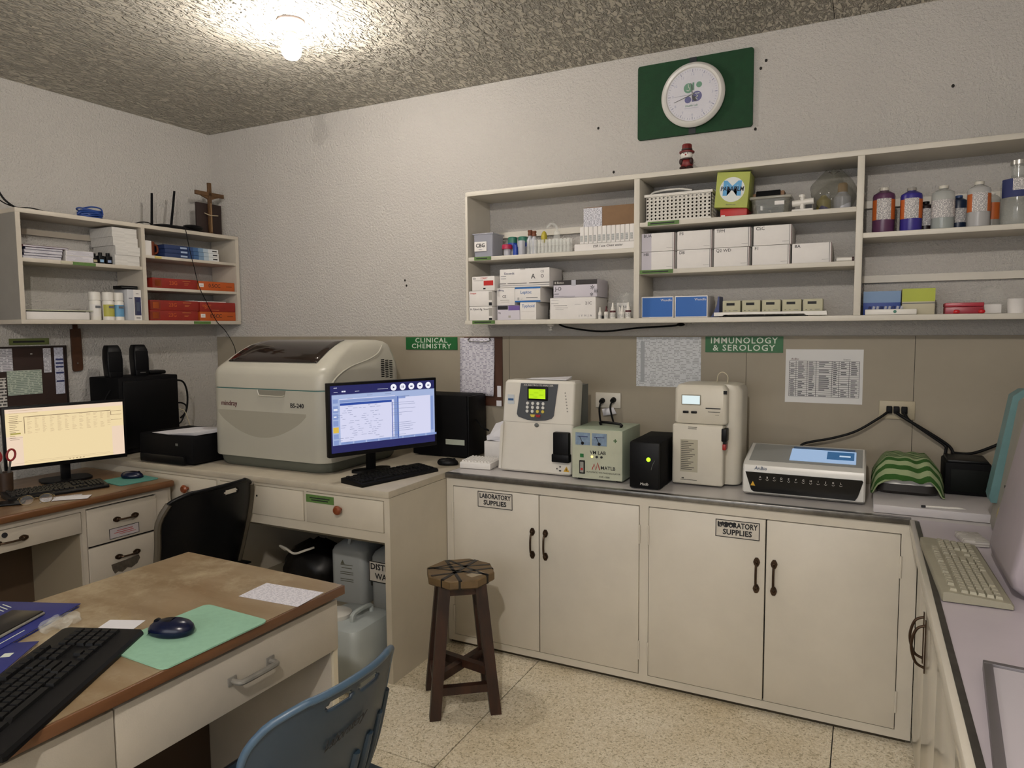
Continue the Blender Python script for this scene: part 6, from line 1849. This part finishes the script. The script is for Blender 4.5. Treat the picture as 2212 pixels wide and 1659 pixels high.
for k in range(4):
    xf = Matrix.Translation((.085 + k * .013, .07, 0)) @ Matrix.Rotation(R(-25), 4, 'Z')
    MB().box(-.0015, .0015, -.022, .022, .0085, .0089, xf=xf).obj('stripe', SIGNW, t)
part('stripe', SIGNW, t, -.16, -.02, -.10, -.097, .0085, .0089)
part('stripe', SIGNW, t, -.16, -.06, -.075, -.072, .0085, .0089)
t = thing('blue_booklet', 'second blue folder lying close to the askew keyboard', 'folder', (2.20, -2.555, ZF + .0005), 125)
part('cover', BLF, t, -.18, .14, -.045, .05, .004, .006, bev=.0008)
part('pages', PAPER, t, -.178, .135, -.043, .048, 0, .004)
part('stripe', SIGNW, t, .06, .08, -.02, .0, .006, .0064)
part('stripe', SIGNW, t, -.10, .0, -.03, -.027, .006, .0064)
t = thing('tablet', 'dark tablet in a transparent case lying on the blue folder', 'tablet', (2.000, -2.41, ZF + .0095), 112)
part('case', M('tablet_case', '#8d8a80', .3), t, -.115, .085, -.045, .05, 0, .007, bev=.003)
part('body', M('tablet_black', '#120d0b', .35), t, -.112, .082, -.042, .047, .007, .011, bev=.002)
t = thing('wrapper', 'crumpled clear wrapper beside the blue folder', 'wrapper', (2.115, -2.34, ZF + .0075))
blob(0, 0, 0, .03, .05, .02, 51, neck=.4).obj('film', CLEAR, t, sharp=70)

# ================================================================== CHAIRS AND STOOL
def shell_chair(label, loc, rz, m_, top=.80, width=.44, writing=None, post=None, slots=True, lean=.10, edge_m=None, one_slot=False):
    t = thing('plastic_chair', label, 'chair', loc, rz)
    nu, nv = 56, 56
    z0 = .44
    vs, fs = [], []
    def P(u, v):
        # u -1..1 across, v 0..1 up; back of chair at +y
        half = width / 2 * (.90 + .10 * v)
        r = .10
        # rounded upper corners
        zz = z0 + (top - z0) * v
        lim = 1.0
        dz = zz - (top - r)
        if dz > 0:
            lim = (half - r * 1.0 + math.sqrt(max(0, r * r - dz * dz))) / half
        x = u * half * lim
        y = .19 + lean * v - .085 * (abs(x) / (width / 2)) ** 2.4 + .012 * math.sin(v * 3.0)
        return (x, y, zz + (.010 * (1 - (x / half) ** 2) * v))
    def hole(u, v):
        if one_slot and u > 0:
            return False
        if .885 < v < .945 and .05 < abs(u) < .42:
            # two hand slots with rounded ends
            c = .235
            return ((abs(u) - c) / .185) ** 4 + ((v - .915) / .030) ** 2 < 1
        return False
    for j in range(nv + 1):
        for i in range(nu + 1):
            vs.append(P(i / nu * 2 - 1, j / nv))
    for j in range(nv):
        for i in range(nu):
            u = (i + .5) / nu * 2 - 1; v = (j + .5) / nv
            if hole(u, v):
                continue
            a = j * (nu + 1) + i
            fs.append((a, a + 1, a + nu + 2, a + nu + 1))
    ob = MB().add(vs, fs).obj('backrest', m_, t, sharp=70)
    md = ob.modifiers.new('thick', 'SOLIDIFY'); md.thickness = .006; md.offset = 0
    # rolled top rim
    rim = [P(-1, .55)] + [P(-1, .62 + .38 * k / 8) for k in range(9)] + [P(-1 + 2 * k / 20, 1) for k in range(1, 20)] + [P(1, 1 - .38 * k / 8) for k in range(9)] + [P(1, .55)]
    MB().tube(rim, .0085, 8, smooth=2).obj('rolled_rim', edge_m or m_, t, sharp=70)
    if slots:
        for k in range(9):
            u = -.80 + k * .2
            hgt = .80 - .42 * (1 - abs(u)) ** .7
            b = MB()
            b.tube([(P(u, .02)[0], P(u, .02)[1] + .005, P(u, .02)[2]), (P(u, hgt * .5)[0], P(u, hgt * .5)[1] + .007, P(u, hgt * .5)[2]), (P(u, hgt)[0], P(u, hgt)[1] + .003, P(u, hgt)[2])], .010, 8, smooth=5)
            b.obj('rib', m_, t)
    # seat
    vs, fs = [], []
    n1, n2 = 20, 20
    for j in range(n2 + 1):
        for i in range(n1 + 1):
            u = i / n1 * 2 - 1; v = j / n2
            w_ = (width / 2) * (1.0 - .06 * v)
            z = .44 - .018 * (1 - u * u) * math.sin(math.pi * v) - .03 * max(0, (.15 - v) / .15) ** 2
            vs.append((u * w_, -.21 + .41 * v, z))
    for j in range(n2):
        for i in range(n1):
            a = j * (n1 + 1) + i
            fs.append((a, a + 1, a + n1 + 2, a + n1 + 1))
    ob = MB().add(vs, fs).obj('seat', m_, t, sharp=70)
    md = ob.modifiers.new('thick', 'SOLIDIFY'); md.thickness = .006
    LM = M('chair_leg_metal', '#3b3b3d', .4, metal=.7)
    for sx in (-1, 1):
        MB().tube([(sx * .17, -.17, .428), (sx * .19, -.20, .2), (sx * .20, -.215, 0.0)], .011, 8, smooth=3).obj('leg', LM, t)
        MB().tube([(sx * .17, .17, .428), (sx * .19, .22, .2), (sx * .20, .25, 0.0)], .011, 8, smooth=3).obj('leg', LM, t)
        if post:
            pts = [P(sx * 1.0, v) for v in (0, .25, .5, .75, .93)]
            MB().tube([(p[0] + sx * .004, p[1] + .004, p[2]) for p in pts], .0135, 8, smooth=3).obj('side_post', post, t)
    parts('seat_frame', LM, t, [(-.18, .18, -.18, -.165, .418, .43), (-.18, .18, .165, .18, .418, .43)])
    if writing:
        n_ = len(writing)
        # lettering follows the curve of the back, read from behind
        for k, ch in enumerate(writing):
            u = .02 + .30 - .052 * k * (1 if True else 1)
            v = .66 + .006 * k
            p = P(u, v)
            text(ch, .034, (0, 0, 0), INK, t, rot=Matrix.Translation((p[0], p[1] + .0075, p[2])) @ Matrix.Rotation(R(180 + u * 26), 4, 'Z') @ Matrix.Rotation(R(90 + 14), 4, 'X') @ Matrix.Rotation(R(8), 4, 'Z'), shear=.4, name='handwriting')
    return t
CBL2 = M('chair_blue', '#243442', .42, var=.06, vscale=8)
shell_chair('blue plastic chair with handwritten lettering on its back', (2.705, -2.245, 0), -92, CBL2, .785, .45, 'Laboratory', edge_m=M('chair_blue_rim', '#3f566b', .4))
shell_chair('black chair with grey side posts pushed up to the computer desk', (1.19, -1.285, 0), -88, M('chair_black', '#050507', .4, spec=.2), .845, .50, None, M('post_grey_brown', '#4d463a', .5), slots=False, one_slot=True)

t = thing('wooden_stool', 'dark wooden stool with an octagonal taped seat before the cabinets', 'stool', (2.487, -.985, 0), 37)
SW = M('stool_wood', '#3a1f12', .5, var=.45, vscale=14, stretch=(2, 2, .3), col2='#1c0d07'); SWT = M('stool_top', '#6b5638', .55, var=.35, vscale=10)
HS = .548
oct_ = [(.142 * math.cos(R(22.5 + 45 * k)), .142 * math.sin(R(22.5 + 45 * k))) for k in range(8)]
MB().ring([[(x * s, y * s, z) for x, y in oct_] for z, s in ((HS - .036, .95), (HS - .030, 1.0), (HS - .004, 1.0), (HS, .975))]).obj('seat', SWT, t)
TAPE = M('black_tape', '#0e0c0b', .4)
for a, off, wd in ((0, .035, .0055), (10, -.03, .006), (52, .0, .008), (97, .030, .007), (122, -.035, .006), (150, .02, .006), (20, .075, .004)):
    xf = Matrix.Rotation(R(a), 4, 'Z')
    L_ = math.sqrt(max(0, .134 ** 2 - off ** 2)) * .97
    MB().box(-L_, L_, off - wd, off + wd, HS - .0005, HS + .0012, xf=xf).obj('tape_strip', TAPE, t)
    for s in (-1, 1):
        MB().box(s * L_ - .002, s * L_ + .0025, off - wd, off + wd, HS - .034, HS, xf=xf).obj('tape_end', TAPE, t)
MB().box(-.03, .04, -.02, .02, HS + .0002, HS + .0009, xf=Matrix.Translation((.05, -.07, 0)) @ Matrix.Rotation(R(30), 4, 'Z')).obj('worn_patch', M('worn_patch', '#978a74', .6), t)
FX = .120
def leg_at(sx, sy, z):
    k = 1 - z / (HS - .03)
    return (sx * (.070 + (FX - .070) * k), sy * (.070 + (FX - .070) * k))
for sx in (-1, 1):
    for sy in (-1, 1):
        r0, r1 = leg_at(sx, sy, 0), leg_at(sx, sy, HS - .03)
        h = .0215
        lo = [(r0[0] + a * h, r0[1] + b_ * h, 0) for a, b_ in ((-1, -1), (1, -1), (1, 1), (-1, 1))]
        hi = [(r1[0] + a * h * 1.05, r1[1] + b_ * h * 1.05, HS - .03) for a, b_ in ((-1, -1), (1, -1), (1, 1), (-1, 1))]
        MB().ring([lo, hi]).obj('leg', SW, t)
def rail(a, b_, z, w_=.014, hh=.016):
    p, q = Vector((*a, z)), Vector((*b_, z))
    d = (q - p).normalized(); n_ = Vector((-d.y, d.x, 0))
    vs = []
    for e in (p, q):
        for s1, s2 in ((-1, -1), (1, -1), (1, 1), (-1, 1)):
            vs.append(tuple(e + n_ * w_ * s1 + Vector((0, 0, hh * s2))))
    return MB().ring([vs[:4], vs[4:]])
zz = .105
c4 = [leg_at(-1, -1, zz), leg_at(1, -1, zz), leg_at(1, 1, zz), leg_at(-1, 1, zz)]
for k in range(4):
    rail(c4[k], c4[(k + 1) % 4], zz if k % 2 == 0 else zz + .02).obj('stretcher', SW, t)
c5 = [leg_at(-1, -1, .17), leg_at(1, 1, .17), leg_at(1, -1, .17), leg_at(-1, 1, .17)]
rail(c5[0], c5[1], .155).obj('cross_brace', SW, t)
rail(c5[2], c5[3], .165).obj('cross_brace', SW, t)
parts('apron', SW, t, [(-.09, .09, -.085, -.070, HS - .075, HS - .036), (-.09, .09, .070, .085, HS - .075, HS - .036), (-.085, -.070, -.07, .07, HS - .075, HS - .036), (.070, .085, -.07, .07, HS - .075, HS - .036)])

# ================================================================== SIDE WORKTOP: MACHINE, KEYBOARD, FRAMED BOARD
BEI = M('beige_plastic', '#9a9684', .5, var=.08, vscale=20); BEK = M('beige_keycap', '#a39f8d', .5)
keyboard('beige keyboard on the lilac worktop by the corner', (4.180, -1.140, .842), 92, BEI, BEK, .50, .150)
t = thing('blood_counter', 'tall pale analyser with a teal side cover on the lilac worktop', 'analyser', (4.262, -.97, .8405), -90)
MW = M('counter_lilac', '#a59ca3', .45, var=.05, vscale=12); MG = M('counter_grey', '#8f8a7f', .5, var=.06, vscale=15); TL = M('teal_cover', '#5d8183', .35, var=.12, vscale=14)
# near block
pr = [(.03, .012), (.006, .03), (.0, .06), (.075, .46), (.095, .485), (.42, .485), (.42, .012)]
rings = []
for x, s in ((.02, .985), (.03, 1), (.335, 1), (.352, .985), (.36, .95)):
    rings.append([(x, .21 + (y - .21) * s, .24 + (z - .24) * s) for y, z in pr])
MB().ring(rings).obj('main_housing', MW, t, sharp=50)
pr2 = [(.055, .012), (.05, .03), (.055, .10), (.10, .44), (.12, .46), (.42, .46), (.42, .012)]
MB().ring([[(x, y, z) for y, z in pr2] for x in (-.34, .025)]).obj('sampling_housing', MG, t, sharp=50)
pr3 = [(.040, .11), (.035, .13), (.085, .455), (.11, .475), (.30, .475), (.30, .44), (.13, .44), (.10, .42), (.075, .16), (.075, .11)]
MB().ring([[(x, y, z) for y, z in pr3] for x in (-.345, -.335, -.28, -.27)]).obj('teal_cover', TL, t, sharp=50)
part('probe_slot', BLACKM, t, -.02, .018, .045, .09, .03, .24)
MB().ball((.0, .035, .13), (.020, .018, .035), seg=12, rings=10).obj('tissue_plug', M('tissue_yellow', '#a89c6c', .8, var=.3, vscale=60), t)
parts('front_marks', INK, t, [(-.14, -.11, .052, .06, .16, .166), (-.13, -.10, .052, .06, .19, .196), (-.15, -.12, .052, .06, .13, .136)])
for sx in (-.3, .3):
    part('foot', RUBBER, t, sx - .03, sx + .03, .08, .40, 0, .0125)
text('A', .05, (.15, .062, .40), INK, t) if False else None
t = thing('framed_board', 'white board in a grey metal frame lying on the lilac worktop', 'board', (4.152, -1.765, .8415), -5)
part('board', M('board_white', '#b9b4bb', .4), t, .012, .52, -.72, -.012, 0, .016)
parts('frame', M('frame_grey', '#6e6a6c', .4, metal=.4), t, [(0, .53, -.014, 0, 0, .022), (0, .016, -.73, -.014, 0, .022), (.514, .53, -.73, -.014, 0, .022), (.016, .514, -.73, -.716, 0, .022)], bev=.002)
t = thing('paper_pack', 'small pack of striped paper wipes beside the beige keyboard', 'paper', (4.245, -.79, .8405), 10)
part('pack', sheet_mat('wipe_pack', '#c1bdb8', '#a09c96', 120, 20, .55, 40.), t, -.035, .03, -.06, .05, 0, .018, bev=.002)
